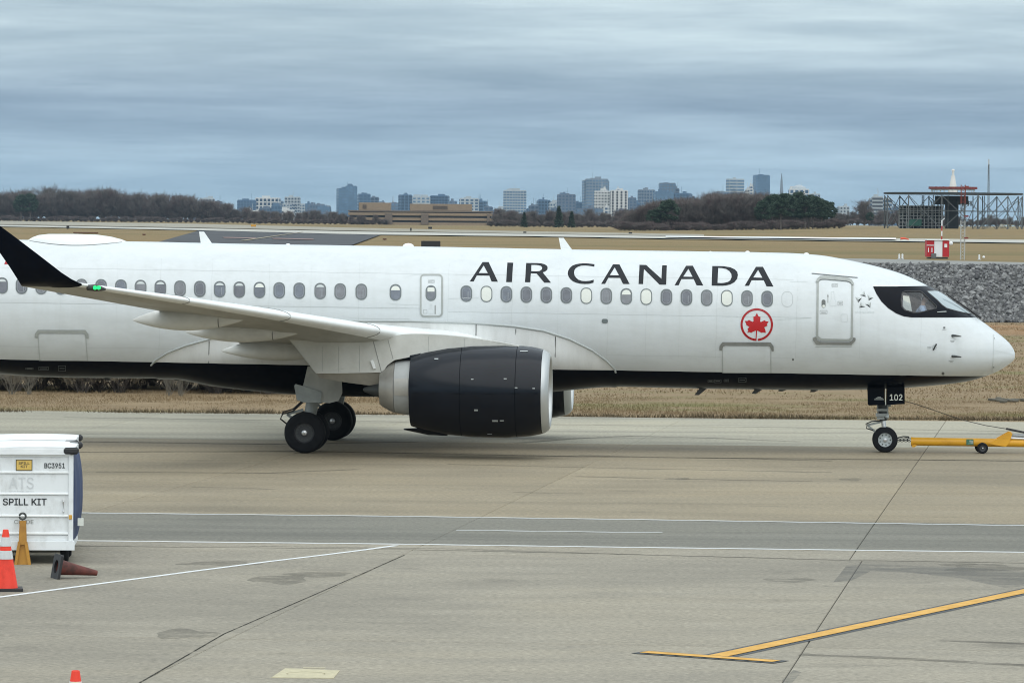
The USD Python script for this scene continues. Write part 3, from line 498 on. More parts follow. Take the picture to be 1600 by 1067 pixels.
for px, k, l in ((45, 0, 'pale many-stemmed bare shrub before the thicket near the picture edge'), (265, 1, 'tall pale many-stemmed bare shrub before the thicket under the wing root'), (18, 1, 'thin pale shrub beside the pale many-stemmed one near the picture edge'), (282, 0, 'smaller pale bare shrub touching the tall pale one under the wing root')):
    P = at_y(px, 614, 149); copy_of(SP[k], 'pale_shrub', (P[0], P[1], -0.05), rng.uniform(0, 360), (0.75, 0.75, 0.8), label=l, category='shrub')

# ---------------------------------------------------------------- the city
def glass(name, c, r=0.25): return plain(name, c, r, vary=0.3, vscale=0.06, spec=0.35)
FAC = {'blue': plain('facade_blue', (0.055, 0.11, 0.18), 0.4), 'grey': plain('facade_grey', (0.17, 0.20, 0.23), 0.6), 'white': plain('facade_white', (0.50, 0.50, 0.48), 0.6), 'pale': plain('facade_pale', (0.34, 0.37, 0.38), 0.6), 'tan': plain('facade_tan', (0.235, 0.175, 0.115), 0.7, vary=0.08, vscale=0.1), 'brown': plain('facade_brown', (0.135, 0.105, 0.082), 0.7), 'slate': plain('facade_slate', (0.085, 0.11, 0.15), 0.6)}  # city facades and glass tinted bluer, part of the distance haze in their colour
GLS = {'dark': glass('glass_dark', (0.012, 0.028, 0.055)), 'sky': glass('glass_sky', (0.085, 0.155, 0.24)), 'mid': glass('glass_mid', (0.035, 0.075, 0.135)), 'brown': glass('glass_brown', (0.045, 0.042, 0.042))}
def block(t, cx, cy, z0, w, d, h, fac, gl, bay, flr, ww, wh, rz, roof=True, name='wall'):
    """one volume of a building: body, parapet, and window panes on the two faces seen from the airfield"""
    b = MB(); b.box((0, 0, h / 2), (w, d, h)); b.box((0, 0, h + 0.5), (w - 1.2, d - 1.2, 1.0)) if roof else None
    if roof:
        for q in range(rng.integers(1, 4)): pw, pd, ph_ = rng.uniform(.12, .4) * w, rng.uniform(.2, .5) * d, rng.uniform(1.5, 4.5); b.box((rng.uniform(-.25, .25) * w, rng.uniform(-.2, .2) * d, h + ph_ / 2), (pw, pd, ph_))
        if rng.random() < .45: mx_ = rng.uniform(-.3, .3) * w; b.box((mx_, 0, h + 5), (.35, .35, 10))
    g = MB(); nb, nf = max(1, int(w / bay)), max(1, int(h / flr))
    for j in range(nf):
        for i in range(nb): g.box(((i + 0.5) * w / nb - w / 2, -d / 2, (j + 0.55) * h / nf), (w / nb * ww, 0.5, h / nf * wh))
        nd = max(1, int(d / bay))
        for i in range(nd):
            for sx in (-1, 1): g.box((sx * w / 2, (i + 0.5) * d / nd - d / 2, (j + 0.55) * h / nf), (0.5, d / nd * ww, h / nf * wh))
    R = np.array([[cos(rz), -sin(rz), 0], [sin(rz), cos(rz), 0], [0, 0, 1.0]])
    for m, mat, nm, kd in ((b, FAC[fac], name, None), (g, GLS[gl], 'windows', 'stuff')):
        q = m.get(); q.vertices = q.vertices @ R.T + (cx, cy, z0); obj(nm, q, mat, t, kind=kd)
CITY_Y = 6000.0
def building(px0, px1, pytop, fac, gl, label, bay=4.0, flr=4.0, ww=0.6, wh=0.55, Y=None, extra=(), rz=None, dep=0.8, cat='building'):
    Y = Y or CITY_Y + rng.uniform(-250, 250); a, b = at_y(px0, 350, Y), at_y(px1, 350, Y); w = b[0] - a[0]; cx = (a[0] + b[0]) / 2
    z0 = 4.0; zt = at_y((px0 + px1) / 2, pytop, Y)[2]; rz = rng.uniform(-0.3, 0.3) if rz is None else rz; w0 = w / (abs(cos(rz)) + dep * abs(sin(rz)))
    t = thing('office_building', label=label, category=cat, group=None)
    block(t, cx, Y, z0, w0, w0 * dep, zt - z0, fac, gl, bay, flr, ww, wh, rz)
    for e in extra:                                               # (px0, px1, top, facade, glass)
        a2, b2 = at_y(e[0], 350, Y - e[5] if len(e) > 5 else Y), at_y(e[1], 350, Y); w2 = b2[0] - a2[0]; z2 = at_y((e[0] + e[1]) / 2, e[2], Y)[2]
        block(t, (a2[0] + b2[0]) / 2, Y - (e[5] if len(e) > 5 else 3), z0, w2 * 0.94, w2 * 0.8, z2 - z0, e[3], e[4], bay, flr, ww, wh, rz * 0.3)
    return t
building(311, 336, 311, 'pale', 'dark', 'small grey gridded block standing alone above the bare treeline end', ww=0.62)
building(296, 322, 322, 'slate', 'mid', 'low slate block in the treeline below the small grey gridded block')
building(371, 400, 313.5, 'blue', 'mid', 'dark blue glass block left of the white gridded office', ww=0.8, wh=0.7)
building(399, 438, 310.2, 'white', 'dark', 'white gridded office block with dark windows in wide bays', bay=5, flr=5, ww=0.62, wh=0.66, dep=0.5, rz=-0.12)
building(440, 477, 319.5, 'pale', 'mid', 'grey stepped block with a narrower sloped top storey beside the white gridded office', extra=[(444, 470, 308.8, 'pale', 'dark')], rz=0.1)
building(481, 497, 320.8, 'slate', 'mid', 'narrow slate block left of the low blue glass block')
building(496, 517, 324.2, 'blue', 'sky', 'low blue glass block between slate block and tall blue tower', ww=0.75, wh=0.7)
building(460, 500, 328.5, 'slate', 'mid', 'low wide blue grey block at the foot of the narrow slate block')
building(381, 405, 329.8, 'white', 'mid', 'low white block below the dark blue glass block', bay=6, flr=4.5)
building(436, 460, 329, 'white', 'brown', 'low cream block with a few windows below the stepped grey block', bay=7, flr=5, ww=0.4)
building(525, 558, 295.5, 'blue', 'sky', 'tall two-part pale blue glass tower left of the tan office', ww=0.8, wh=0.75, extra=[(539, 558, 291.8, 'blue', 'sky')], rz=0.2)
building(558, 579, 304.2, 'blue', 'mid', 'shorter blue glass tower joined beside the tall two-part tower', ww=0.78, wh=0.7)
building(605, 624, 318, 'slate', 'sky', 'low bluish block peeping between the two tan penthouses')
building(622, 644, 305.5, 'blue', 'dark', 'dark blue tower with chamfered top over the tan office roof', ww=0.7, wh=0.7)
building(644, 672, 308.3, 'pale', 'sky', 'pale banded block between the two dark blue towers over the tan office', bay=5, wh=0.5)
building(672, 702, 306.8, 'blue', 'dark', 'wide dark blue tower with pale side over the tan office roof', ww=0.76, wh=0.74)
building(717, 748, 311, 'pale', 'mid', 'pale office with dark top band over the right tan penthouse', bay=5, extra=[(747, 756, 316, 'blue', 'dark')])
building(786, 822, 298.6, 'pale', 'sky', 'broad pale glass tower with drawn white blinds standing alone', bay=3.6, flr=3.6, ww=0.8, wh=0.6, rz=0.05, dep=0.5)
building(822, 838, 326.8, 'blue', 'mid', 'small blue ribbed block right of the broad pale glass tower', bay=3, ww=0.6, wh=0.8)
building(838, 860, 313.8, 'blue', 'dark', 'flat-roofed blue block with white roof edge left of the two-tone block', ww=0.7, wh=0.7)
building(857, 868, 318, 'pale', 'mid', 'slim pale block right of the flat-roofed blue block')
building(870, 899, 304.8, 'slate', 'mid', 'two-tone block with brown side and slanted roof line', ww=0.55, extra=[(873, 885, 303.6, 'blue', 'dark')])
building(909, 951, 283, 'grey', 'sky', 'tallest grey blue glass tower behind the first white apartment tower', ww=0.78, wh=0.6, extra=[(913, 950, 280.8, 'grey', 'sky')], rz=0.12, dep=0.6)
building(928, 953, 299.5, 'white', 'brown', 'white apartment tower with small roof box, in front of the tallest tower', bay=3.6, flr=3.6, ww=0.5, wh=0.45, Y=5600, extra=[(937, 947, 297, 'white', 'mid')], rz=0.05)
building(953, 980.5, 298.6, 'white', 'brown', 'white apartment tower with tall window strips, second of the twin white towers', bay=4.5, flr=3.4, ww=0.42, wh=0.8, Y=5580, extra=[(961, 970, 296.4, 'white', 'mid')], rz=0.03)
building(981, 994, 309.8, 'slate', 'mid', 'slim slate block right of the twin white towers')
building(901, 942, 326.8, 'slate', 'sky', 'low wide blue block at the foot of the tallest tower', Y=5400)
building(944, 952, 324, 'white', 'mid', 'narrow pale block at the foot of the twin white towers', Y=5300)
building(961, 985, 330, 'slate', 'sky', 'low gridded bluish block under the second white tower', Y=5300)
building(996, 1023, 297.5, 'grey', 'mid', 'blue grey tower with pale corner, left of the group with a stepped top', ww=0.7, wh=0.65, rz=0.28)
building(1021, 1052, 300.5, 'blue', 'sky', 'bright blue glass block below the stepped top tower', ww=0.82, wh=0.72, Y=5850)
building(1029, 1055, 287.2, 'slate', 'sky', 'tower with pale centre and dark corners behind the bright blue block', ww=0.7, extra=[(1053, 1061, 295.5, 'slate', 'dark')])
building(1051, 1081, 303, 'blue', 'mid', 'blue glass block with white roof edge at right end of the city group', ww=0.8, wh=0.7)
building(1117, 1134, 300.3, 'grey', 'sky', 'lower pale glass block joined left of the striped grey tower')
building(1134, 1162, 280.8, 'pale', 'sky', 'striped grey glass tower with dark right side above the rounded wood', bay=9, flr=4, ww=0.92, wh=0.55, rz=0.25)
building(1164, 1177, 296.5, 'white', 'brown', 'slim cream block with stepped top between the two high towers', bay=4, extra=[(1170, 1176, 291, 'white', 'mid')])
building(1176, 1202, 274.8, 'blue', 'sky', 'highest pale blue glass tower with two dark vertical strips above the wood', bay=3.4, ww=0.82, wh=0.72, rz=0.2)
building(1264, 1281, 304, 'pale', 'mid', 'low pale block right of the domed building')
building(1308, 1327, 323.4, 'pale', 'brown', 'lone pale block on the right slope of the pine clump', ww=0.5)
building(1357, 1393, 311.5, 'pale', 'mid', 'wide banded office with pale plant room by the antenna platform', bay=20, flr=4, ww=0.96, wh=0.55, Y=4800, extra=[(1361, 1379, 308.2, 'pale', 'brown')], rz=0.02, dep=0.5)
for px0, px1, top, fc, gl, lb in ((405, 425, 326, 'slate', 'mid', 'low slate block half hidden at the foot of the white gridded office'), (424, 440, 322, 'blue', 'mid', 'narrow blue block between the white gridded office and the grey stepped block'), (500, 527, 333, 'slate', 'mid', 'very low slate block at the foot of the tall two-part tower'), (579, 592, 309, 'slate', 'dark', 'thin slate block right of the shorter blue tower'),
    (702, 718, 320, 'slate', 'mid', 'low slate block between the wide dark blue tower and the pale office'), (756, 770, 324, 'slate', 'mid', 'low block just right of the tan office roof'), (772, 788, 332, 'pale', 'mid', 'very low pale block at the foot of the broad pale glass tower'), (826, 842, 322, 'slate', 'dark', 'dark slate block behind the small blue ribbed block'), (860, 874, 326, 'slate', 'mid', 'low slate block before the two-tone block'),
    (897, 911, 318, 'blue', 'mid', 'blue block filling the gap left of the tallest tower'), (985, 1000, 318, 'blue', 'mid', 'blue block at the foot of the blue grey corner tower'), (1003, 1022, 312, 'blue', 'dark', 'darker blue block before the blue grey corner tower'), (1040, 1060, 309, 'blue', 'dark', 'darker blue glass block before the bright blue block'), (1072, 1086, 308, 'slate', 'mid', 'slate end block right of the city group'),
    (1104, 1120, 306, 'slate', 'mid', 'low slate block left of the lower pale glass block'), (1160, 1168, 303, 'slate', 'mid', 'low slate block between striped tower and slim cream block'), (1393, 1404, 324, 'slate', 'mid', 'low slate block right of the wide banded office')):
    building(px0, px1, top, fc, gl, lb, Y=6150 + rng.uniform(-80, 80) if top < 322 else 5500, ww=0.7, wh=0.65)
for a_, b_, n_ in ((305, 372, 4), (372, 520, 13), (590, 720, 8), (740, 790, 4), (824, 910, 9), (940, 1000, 6), (1000, 1090, 9), (1095, 1180, 6)):
    for q in range(n_):
        c_ = a_ + (b_ - a_) * (q + rng.uniform(.1, .9)) / n_; w_ = rng.uniform(8, 18); tp_ = rng.uniform(315, 331); kd = ['slate', 'blue', 'slate', 'grey', 'pale'][rng.integers(5)]
        o_ = building(c_ - w_ / 2, c_ + w_ / 2, tp_, kd, ['mid', 'dark', 'sky'][rng.integers(3)], 'bluish mid-rise block in the low crowded cluster between the city towers', Y=6350 + rng.uniform(-60, 250), ww=rng.uniform(.5, .8), wh=rng.uniform(.45, .75)); o_.SetCustomDataByKey('group', 'mid-rise blocks between the city towers')
# spire and domed building
P0, Pt = at_y(1221, 312, CITY_Y), at_y(1221, 271, CITY_Y)
sp = thing('spire', (P0[0], CITY_Y, 0), label='slender pale pointed spire with flared foot above the pines', category='spire')
w = 7.0 * CITY_Y / FL; hz = Pt[2]
obj('flared_base', MB().lathe([(4, w * 1.3), (hz * 0.45, w * 1.15), (hz * 0.55, w * 0.65), (hz * 0.62, w * 0.42)], 4, 'z').get(), FAC['grey'], sp)
obj('needle', MB().lathe([(hz * 0.6, w * 0.42), (hz * 0.86, w * 0.24), (hz, 0.3)], 4, 'z').get(), FAC['grey'], sp)
dm = building(1232, 1263, 296.5, 'white', 'mid', 'pale domed building right of the spire behind the pines', bay=6, flr=6, ww=0.6, wh=0.7, rz=0.0, Y=CITY_Y)
Pd = at_y(1248, 289.5, CITY_Y); wd = 13.5 * CITY_Y / FL; zb = at_y(1248, 297.5, CITY_Y)[2]
obj('dome', MB().lathe([(zb, wd), (zb + (Pd[2] - zb) * 0.6, wd * 0.78), (Pd[2], wd * 0.3), (Pd[2] + 0.6, 0.01)], 16, 'z', (Pd[0], CITY_Y, 0)).get(), FAC['pale'], dm)
# tan office across the runway
YB = 1900.0
def xz(px, py, Y=YB): p = at_y(px, py, Y); return p[0], p[2]
tan_ = thing('tan_office', label='long low tan office with dark window bands and two roof penthouses', category='building')
xl, zr = xz(544, 329); xr, _ = xz(770, 331); zg = 4.2; D = 40; zr += 0.1
band_h = (zr - zg) / 3.0
core = MB().box(((xl + xr) / 2, YB + D / 2 + 0.6, (zg + zr) / 2 - 0.2), (xr - xl - 1.2, D - 1, zr - zg - 0.4)); obj('window_band_wall', core.get(), GLS['brown'], tan_)
for k in range(4):
    z = zg + band_h * k if k else zg + 0.1; hh = band_h * (0.55 if k < 3 else 0.28); zc = z + (hh / 2 if k < 3 else -hh / 2)
    if k == 3: zc = zr - hh / 2
    obj('wall_band', _bev((xr - xl, D, hh), 0.05, ((xl + xr) / 2, YB + D / 2, zc)), FAC['brown' if k == 3 else 'tan'], tan_)
for fx in (0.28, 0.53, 0.97):
    x = xl + (xr - xl) * fx; obj('pier', _bev((3.2 if fx < 0.9 else 1.2, 1.2, zr - zg - 1.5), 0.05, (x, YB - 0.2, (zr + zg) / 2 - 0.5)), FAC['brown'], tan_)
for a, b, tp, lv in ((560, 609, 316.6, (566, 572)), (640, 737, 318.6, (676, 699))):
    x0, zt = xz(a, tp); x1, _ = xz(b, tp); ph = obj('penthouse', _bev((x1 - x0, 18, zt - zr), 0.1, ((x0 + x1) / 2, YB + 14, (zt + zr) / 2 + 0.02)), FAC['tan'], tan_)
    l0, l1 = xz(lv[0], 330)[0], xz(lv[1], 330)[0]; m = MB()
    for q in range(7): m.box(((l0 + l1) / 2, YB + 4.9, zr + (zt - zr) * (0.28 + 0.07 * q)), (l1 - l0, 0.25, 0.12))
    m.box(((l0 + l1) / 2, YB + 5.0, zr + (zt - zr) * 0.5), (l1 - l0, 0.06, (zt - zr) * 0.5)); obj('louvre', m.get(), FAC['brown'], tan_)

# ---------------------------------------------------------------- antenna platform and other airfield things
YV = 1090.0; steel = plain('steel_grey', (0.13, 0.14, 0.14), 0.55, metal=0.3, vary=0.15, vscale=0.3); steel_dark = plain('steel_dark', (0.03, 0.035, 0.035), 0.6); red_steel = plain('red_steel', (0.20, 0.035, 0.025), 0.55); white_steel = plain('white_steel', (0.72, 0.71, 0.66), 0.5); green_paint = plain('green_paint', (0.02, 0.11, 0.075), 0.6)
lattice_grey = plain('lattice_grey', (0.42, 0.43, 0.42), 0.6)
def V(px, py, dy=0.0): p = at_y(px, py, YV + dy); return np.array([p[0], YV + dy, p[2]])
pl = thing('antenna_platform', label='large steel lattice platform on posts with diagonal braces and dark roof ring', category='antenna platform')
xl, xr = V(1381, 300)[0], V(1598, 303)[0]; zt = V(1490, 301.5)[2]; zg = float(terrain((xl + xr) / 2, YV)) - 0.2; R0 = (xr - xl) / 2; cx = (xl + xr) / 2; N = 12
ring = [(cx + R0 * cos(2 * pi * (k + 0.5) / N), YV + R0 * sin(2 * pi * (k + 0.5) / N)) for k in range(N)]; inner = [(cx + R0 * 0.45 * cos(2 * pi * (k + 0.5) / N), YV + R0 * 0.45 * sin(2 * pi * (k + 0.5) / N)) for k in range(N)]
deck = MB().lathe([(zt - 0.45, R0 * 1.0), (zt, R0 * 1.0), (zt, 0.0)], 48, 'z', (cx, YV, 0)); deck.lathe([(zt - 0.4, 0.0), (zt - 0.45, R0)], 48, 'z', (cx, YV, 0)); obj('roof_deck', deck.get(), steel_dark, pl)
for k in range(N):
    for P_, nm, w in ((ring, 'post', 0.42), (inner, 'post', 0.34)):
        obj(nm, MB().bar((*P_[k], zg), (*P_[k], zt - 0.7), w * 0.6).get(), steel, pl)
    a, b = ring[k], ring[(k + 1) % N]; zm = (zg + zt) / 2
    obj('brace', MB().bar((*a, zg), (*b, zt - 0.8), 0.13).bar((*b, zg), (*a, zt - 0.8), 0.13).get(), steel, pl); obj('girt', MB().bar((*a, zm), (*b, zm), 0.13).get(), steel, pl)
    obj('radial_brace', MB().bar((*ring[k], zt - 1.0), (*inner[k], zg), 0.12).get(), steel, pl)
dr = thing('drum_room', label='dark round equipment room hanging under the platform centre', category='equipment room')
c = V(1487, 300); obj('wall', MB().lathe([(V(1487, 320)[2], 0), (V(1487, 320)[2], 4.2), (zt - 0.8, 4.2), (zt - 0.8, 0)], 20, 'z', (c[0], YV, 0)).get(), steel_dark, dr); m = MB()
for k in range(14): a = 2 * pi * k / 14; m.bar((c[0] + 5 * cos(a), YV + 5 * sin(a), V(1487, 322)[2]), (c[0] + 5 * cos(a), YV + 5 * sin(a), V(1487, 314)[2]), 0.15)
obj('railing', m.get(), steel, dr); obj('column', MB().bar((c[0], YV, zg), (c[0], YV, V(1487, 320)[2]), 3.0).get(), steel_dark, dr)
ar = thing('antenna_ring', label='red ring of antenna drums on top of the steel platform', category='antenna'); ca = V(1489, 293)
Rr = (V(1523, 293)[0] - V(1456, 293)[0]) / 2
for k in range(30):
    a = 2 * pi * k / 30; p = (ca[0] + Rr * cos(a), YV + Rr * sin(a)); obj('antenna_drum', MB().lathe([(V(1489, 295.8)[2], 0.05), (V(1489, 295.8)[2], 0.75), (V(1489, 292.2)[2], 0.75), (V(1489, 292.2)[2], 0.05)], 10, 'z', (*p, 0)).get(), red_steel, ar)
m = MB()
for k in range(30): a = 2 * pi * k / 30; b = 2 * pi * (k + 1) / 30; m.bar((ca[0] + Rr * cos(a), YV + Rr * sin(a), V(1489, 296.5)[2]), (ca[0] + Rr * cos(b), YV + Rr * sin(b), V(1489, 296.5)[2]), 0.3); m.bar((ca[0] + Rr * cos(a), YV + Rr * sin(a), zt), (ca[0] + Rr * cos(a), YV + Rr * sin(a), V(1489, 296)[2]), 0.14)
obj('ring_frame', m.get(), white_steel, ar)
wc = thing('white_antenna_cone', label='white tapered antenna cone with cap rising from the red ring centre', category='antenna'); z = lambda y: V(1489, y)[2]
obj('cone', MB().lathe([(zt, 1.15), (z(290), 0.85), (z(277), 0.5), (z(274.5), 0.5)], 16, 'z', (ca[0], YV, 0)).get(), white_steel, wc); obj('neck', MB().lathe([(z(275), 0.28), (z(267), 0.28)], 10, 'z', (ca[0], YV, 0)).get(), white_steel, wc); obj('cap', MB().lathe([(z(267.5), 0.05), (z(267), 0.45), (z(265), 0.35), (z(264.4), 0.02)], 12, 'z', (ca[0], YV, 0)).get(), white_steel, wc)
sc = thing('lattice_screen', label='grey lattice framed dark screen standing inside the steel platform', category='screen')
x0, x1, zs = V(1404, 322)[0], V(1472, 322)[0], V(1440, 322)[2]; m = MB()
for i in range(13): x = x0 + (x1 - x0) * i / 12; m.bar((x, YV - 2, zg), (x, YV - 2, zs), 0.2)
for j in range(8): zz = zg + (zs - zg) * j / 7; m.bar((x0, YV - 2, zz), (x1, YV - 2, zz), 0.16)
obj('lattice', m.get(), lattice_grey, sc); obj('screen_wall', MB().box(((x0 + x1) / 2, YV - 1.2, (zg + zs) / 2), (x1 - x0, 0.4, zs - zg)).get(), steel_dark, sc)
gs = thing('green_truck', label='dark green covered truck parked at the foot of the lattice screen', category='truck'); x0, x1 = V(1414, 350)[0], V(1436, 350)[0]; zz = zg + 0.3
obj('cover', trimesh.convex.convex_hull(np.array([(x, YV - 7 + y, zz + h) for x, y, h in ((x0, 0, .5), (x1, 0, .5), (x0, 2.2, .5), (x1, 2.2, .5), (x0 + .25, .2, 1.5), (x1, .2, 2.1), (x0 + .25, 2, 1.5), (x1, 2, 2.1), (x0 + .9, .3, 2.15), (x0 + .9, 1.9, 2.15))])), green_paint, gs)
for fx in (0.25, 0.75): obj('wheel', MB().lathe([(-0.1, 0.05), (-0.1, 0.4), (2.3, 0.4), (2.3, 0.05)], 14, 'y', (x0 + (x1 - x0) * fx, YV - 7, zg + 0.42)).get(), rubber, gs)
mt = thing('radio_mast', label='thin grey lattice radio mast standing tall behind the platform', category='mast'); P = at_y(1544.5, 302, 1250); zt2 = at_y(1546, 249, 1250)[2]; m = MB()
for dx, dy in ((-.3, -.2), (.3, -.2), (0, .3)): m.bar((P[0] + dx, 1250 + dy, 4.5), (P[0] + dx * .6, 1250 + dy * .6, zt2 - 1.5), 0.12)
for k in range(26): a = 4.5 + (zt2 - 6) * k / 26; m.bar((P[0] - .3, 1249.8, a), (P[0] + .3, 1249.8, a + .5), 0.07)
obj('lattice', m.get(), steel, mt); obj('top_antenna', MB().bar((P[0], 1250, zt2 - 1.6), (P[0], 1250, zt2), 0.3).get(), lattice_grey, mt)
tk = thing('fuel_tank', label='white round tank behind a small yellow railing under the platform edge', category='tank'); a = V(1562, 356, -8); b = V(1570, 356, -8)
obj('tank', MB().lathe([(a[0], 0.02), (a[0] + .15, .5), (b[0] - .15, .5), (b[0], 0.02)], 14, 'x', (0, YV - 8, zg + 0.9)).get(), white_steel, tk); m = MB(); x0, x1 = V(1556, 356)[0], V(1578, 356)[0]
for i in range(6): m.bar((x0 + (x1 - x0) * i / 5, YV - 9, zg), (x0 + (x1 - x0) * i / 5, YV - 9, zg + 1.2), 0.1)
m.bar((x0, YV - 9, zg + 1.2), (x1, YV - 9, zg + 1.2), 0.1).bar((x0, YV - 9, zg + .7), (x1, YV - 9, zg + .7), 0.1); obj('railing', m.get(), cover_yellow, tk)

# red and white shelter, masts, posts and signs on the field
rw_red = plain('shelter_red', (0.42, 0.012, 0.02), 0.5, vary=0.1, vscale=2); rw_white = plain('shelter_white', (0.72, 0.74, 0.75), 0.5)
G = on_t(1465, 404.0); YS = G[1]; sx = lambda px: at_y(px, 400, YS)[0]; sz = lambda py: at_y(1465, py, YS)[2]
sh = thing('equipment_shelter', label='small red and white striped equipment shelter on the grass above the rocks', category='shelter')
for a, b, m in ((1448, 1459.5, rw_red), (1459.5, 1472.5, rw_white), (1472.5, 1483, rw_red)):
    obj('wall_panel', _bev((sx(b) - sx(a) - 0.01, 1.6, sz(376) - G[2] - 0.12), 0.02, ((sx(a) + sx(b)) / 2, YS + 0.8, (sz(376) + G[2]) / 2 + 0.06)), m, sh)
obj('roof', _bev((sx(1483.5) - sx(1447.5), 1.75, 0.08), 0.02, (sx(1465.5), YS + 0.8, sz(376) + 0.045)), rw_white, sh)
obj('white_trim', _bev((sx(1459) - sx(1447.6), 0.04, 0.06), 0.01, (sx(1453.4), YS - 0.022, sz(383.5))), rw_white, sh); obj('sign_plate', _bev((0.22, 0.03, 0.28), 0.01, (sx(1477.5), YS - 0.017, sz(384))), rw_white, sh)
for a in (1450.5, 1456): obj('vent', _bev((0.07, 0.05, 0.35), 0.01, (sx(a), YS - 0.027, sz(391))), rw_white, sh)
obj('air_conditioner', _bev((0.38, 0.3, 0.4), 0.03, (sx(1458.5), YS - 0.17, G[2] + 0.2)), steel, sh); obj('dark_base', MB().box((sx(1466), YS + 0.75, G[2] + 0.03), (sx(1481) - sx(1450), 1.4, 0.1)).get(), steel_dark, sh)
obj('lamp_dome', MB().tm(trimesh.creation.icosphere(subdivisions=2, radius=0.17)).get().apply_translation((sx(1485.6), YS + 0.1, sz(380.5))), rw_white, sh, smooth=True)
ms = thing('obstruction_mast', label='short red and white pole with lamp arm standing just behind the striped shelter', category='mast'); 
for k in range(4): z0_, z1_ = sz(377 - 8 * k), sz(377 - 8 * (k + 1)); obj('pole_section', MB().tube([(sx(1475.5), YS + 2.2, z0_), (sx(1475.5), YS + 2.2, z1_)], 0.045, 8).get(), rw_red if k % 2 == 0 or k == 2 else rw_white, ms)
obj('lamp_arm', MB().bar((sx(1474), YS + 2.2, sz(346)), (sx(1480), YS + 2.2, sz(341)), 0.06).get(), rw_white, ms)
gm_ = thing('glide_slope_mast', label='tall slim lattice mast, red at the top, right of the striped shelter', category='mast'); G2 = on_t(1504, 406); Ym = G2[1]; X = lambda px: at_y(px, 400, Ym)[0]; Z = lambda py: at_y(1504, py, Ym)[2]
for nm, y0_, y1_, mt_ in (('lower_lattice', 406, 345, lattice_grey), ('middle_lattice', 345, 318, steel), ('upper_lattice', 318, 289, red_steel)):
    m = MB(); a, b = X(1501), X(1507.5)
    for xx in (a, b): m.bar((xx, Ym, Z(y0_)), (xx, Ym, Z(y1_)), 0.035); m.bar((xx, Ym + .3, Z(y0_)), (xx, Ym + .3, Z(y1_)), 0.035)
    nn = int((y0_ - y1_) / 5)
    for k in range(nn): p, q = Z(y0_ + (y1_ - y0_) * k / nn), Z(y0_ + (y1_ - y0_) * (k + 1) / nn); m.bar((a, Ym, p), (b, Ym, q), 0.022); m.bar((a, Ym + .3, q), (b, Ym + .3, p), 0.022)
    obj(nm, m.get(), mt_, gm_)
for py in (292, 338, 372): obj('antenna_arm', MB().box((X(1509), Ym - .2, Z(py)), (0.3, 0.12, 0.12)).get(), red_steel, gm_)
for px, py, h, l in ((1405, 405, 7.5, 'white marker post, first of a pair beside the perimeter road'), (1410, 405, 7.5, 'white marker post, second of a pair beside the perimeter road'), (1530, 406, 7.5, 'lone white marker post right of the slim lattice mast')):
    g = on_t(px, py); hh = h * g[1] / FL; p = thing('marker_post', g, label=l, category='post'); obj('post', MB().lathe([(-0.05, 0.01), (-0.05, 0.07), (hh, 0.07), (hh + 0.03, 0.01)], 12, 'z').get(), rw_white, p); obj('base', MB().lathe([(-0.02, 0.13), (0.04, 0.13), (0.05, 0.01)], 12, 'z').get(), lattice_grey, p)
g = on_t(1537, 404); obj('marker_ball', trimesh.creation.icosphere(subdivisions=2, radius=0.11).apply_translation(g + (0, 0, 0.1)), rw_white, smooth=True, label='small white round field marker lying right of the lone white post', category='marker')
g = on_t(1413, 376.5); k = g[1] / FL; ws = thing('windsock', g, label='drooping orange windsock cone at the end of the white runway edge', category='windsock'); obj('sock', MB().tube([(-6 * k, 0, 3.6 * k), (0, 0, 4 * k), (7 * k, 0, 2.2 * k)], [2 * k, 1.6 * k, 0.9 * k], 10).get(), plain('sock_orange', (0.62, 0.10, 0.05), 0.7), ws); obj('pole', MB().tube([(-6 * k, 0, 0), (-6 * k, 0, 4.5 * k)], 0.3 * k, 6).get(), steel, ws)
def field_sign(px, base, wpx, hpx, mat, label, legs=2, th=0.25):
    g = on_t(px, base); k = g[1] / FL; t = thing('field_sign', g, label=label, category='sign'); w, h = wpx * k, hpx * k
    obj('panel', _bev((w, th, h * 0.84), min(0.04, h * 0.1), (0, 0, h * 0.58)), mat, t)
    for q in range(legs): obj('leg', MB().box((w * (q + 0.5) / legs - w / 2, 0, h * 0.08), (0.08, 0.08, h * 0.18)).get(), steel_dark, t)
sign_dark = plain('sign_dark', (0.012, 0.013, 0.014), 0.5); sign_orange = plain('sign_orange', (0.5, 0.24, 0.02), 0.5); sign_brown = plain('sign_brown', (0.11, 0.05, 0.025), 0.6)
field_sign(673, 388, 30, 11.5, sign_dark, 'black sign board showing just above the fuselage roof')
field_sign(106, 358.6, 4.5, 6, sign_dark, 'small dark box sign against the pale taxiway above the tail end', 1)
field_sign(396, 355, 8, 4, sign_orange, 'small orange sign on the far runway edge', 2)
field_sign(225, 368.2, 5, 2.8, sign_brown, 'small dark brown sign in the grass left of the black taxiway', 1)
field_sign(601, 375.5, 6, 3, sign_brown, 'small brown sign in the grass right of the black taxiway', 1)
field_sign(134, 365.5, 39, 2.6, sign_brown, 'long low reddish barrier board above the roof radome', 6)
field_sign(642, 362, 2.4, 6, sign_dark, 'short dark upright post sign before the tan office', 1)
field_sign(672, 358.5, 6, 4, sign_dark, 'tiny dark box with white top before the tan office middle', 1)
field_sign(820, 365, 5, 3, sign_dark, 'tiny dark box below the small pointed fir', 1)
field_sign(985, 366, 5.5, 3, sign_dark, 'tiny dark box sign at the left foot of the rounded wood', 1)

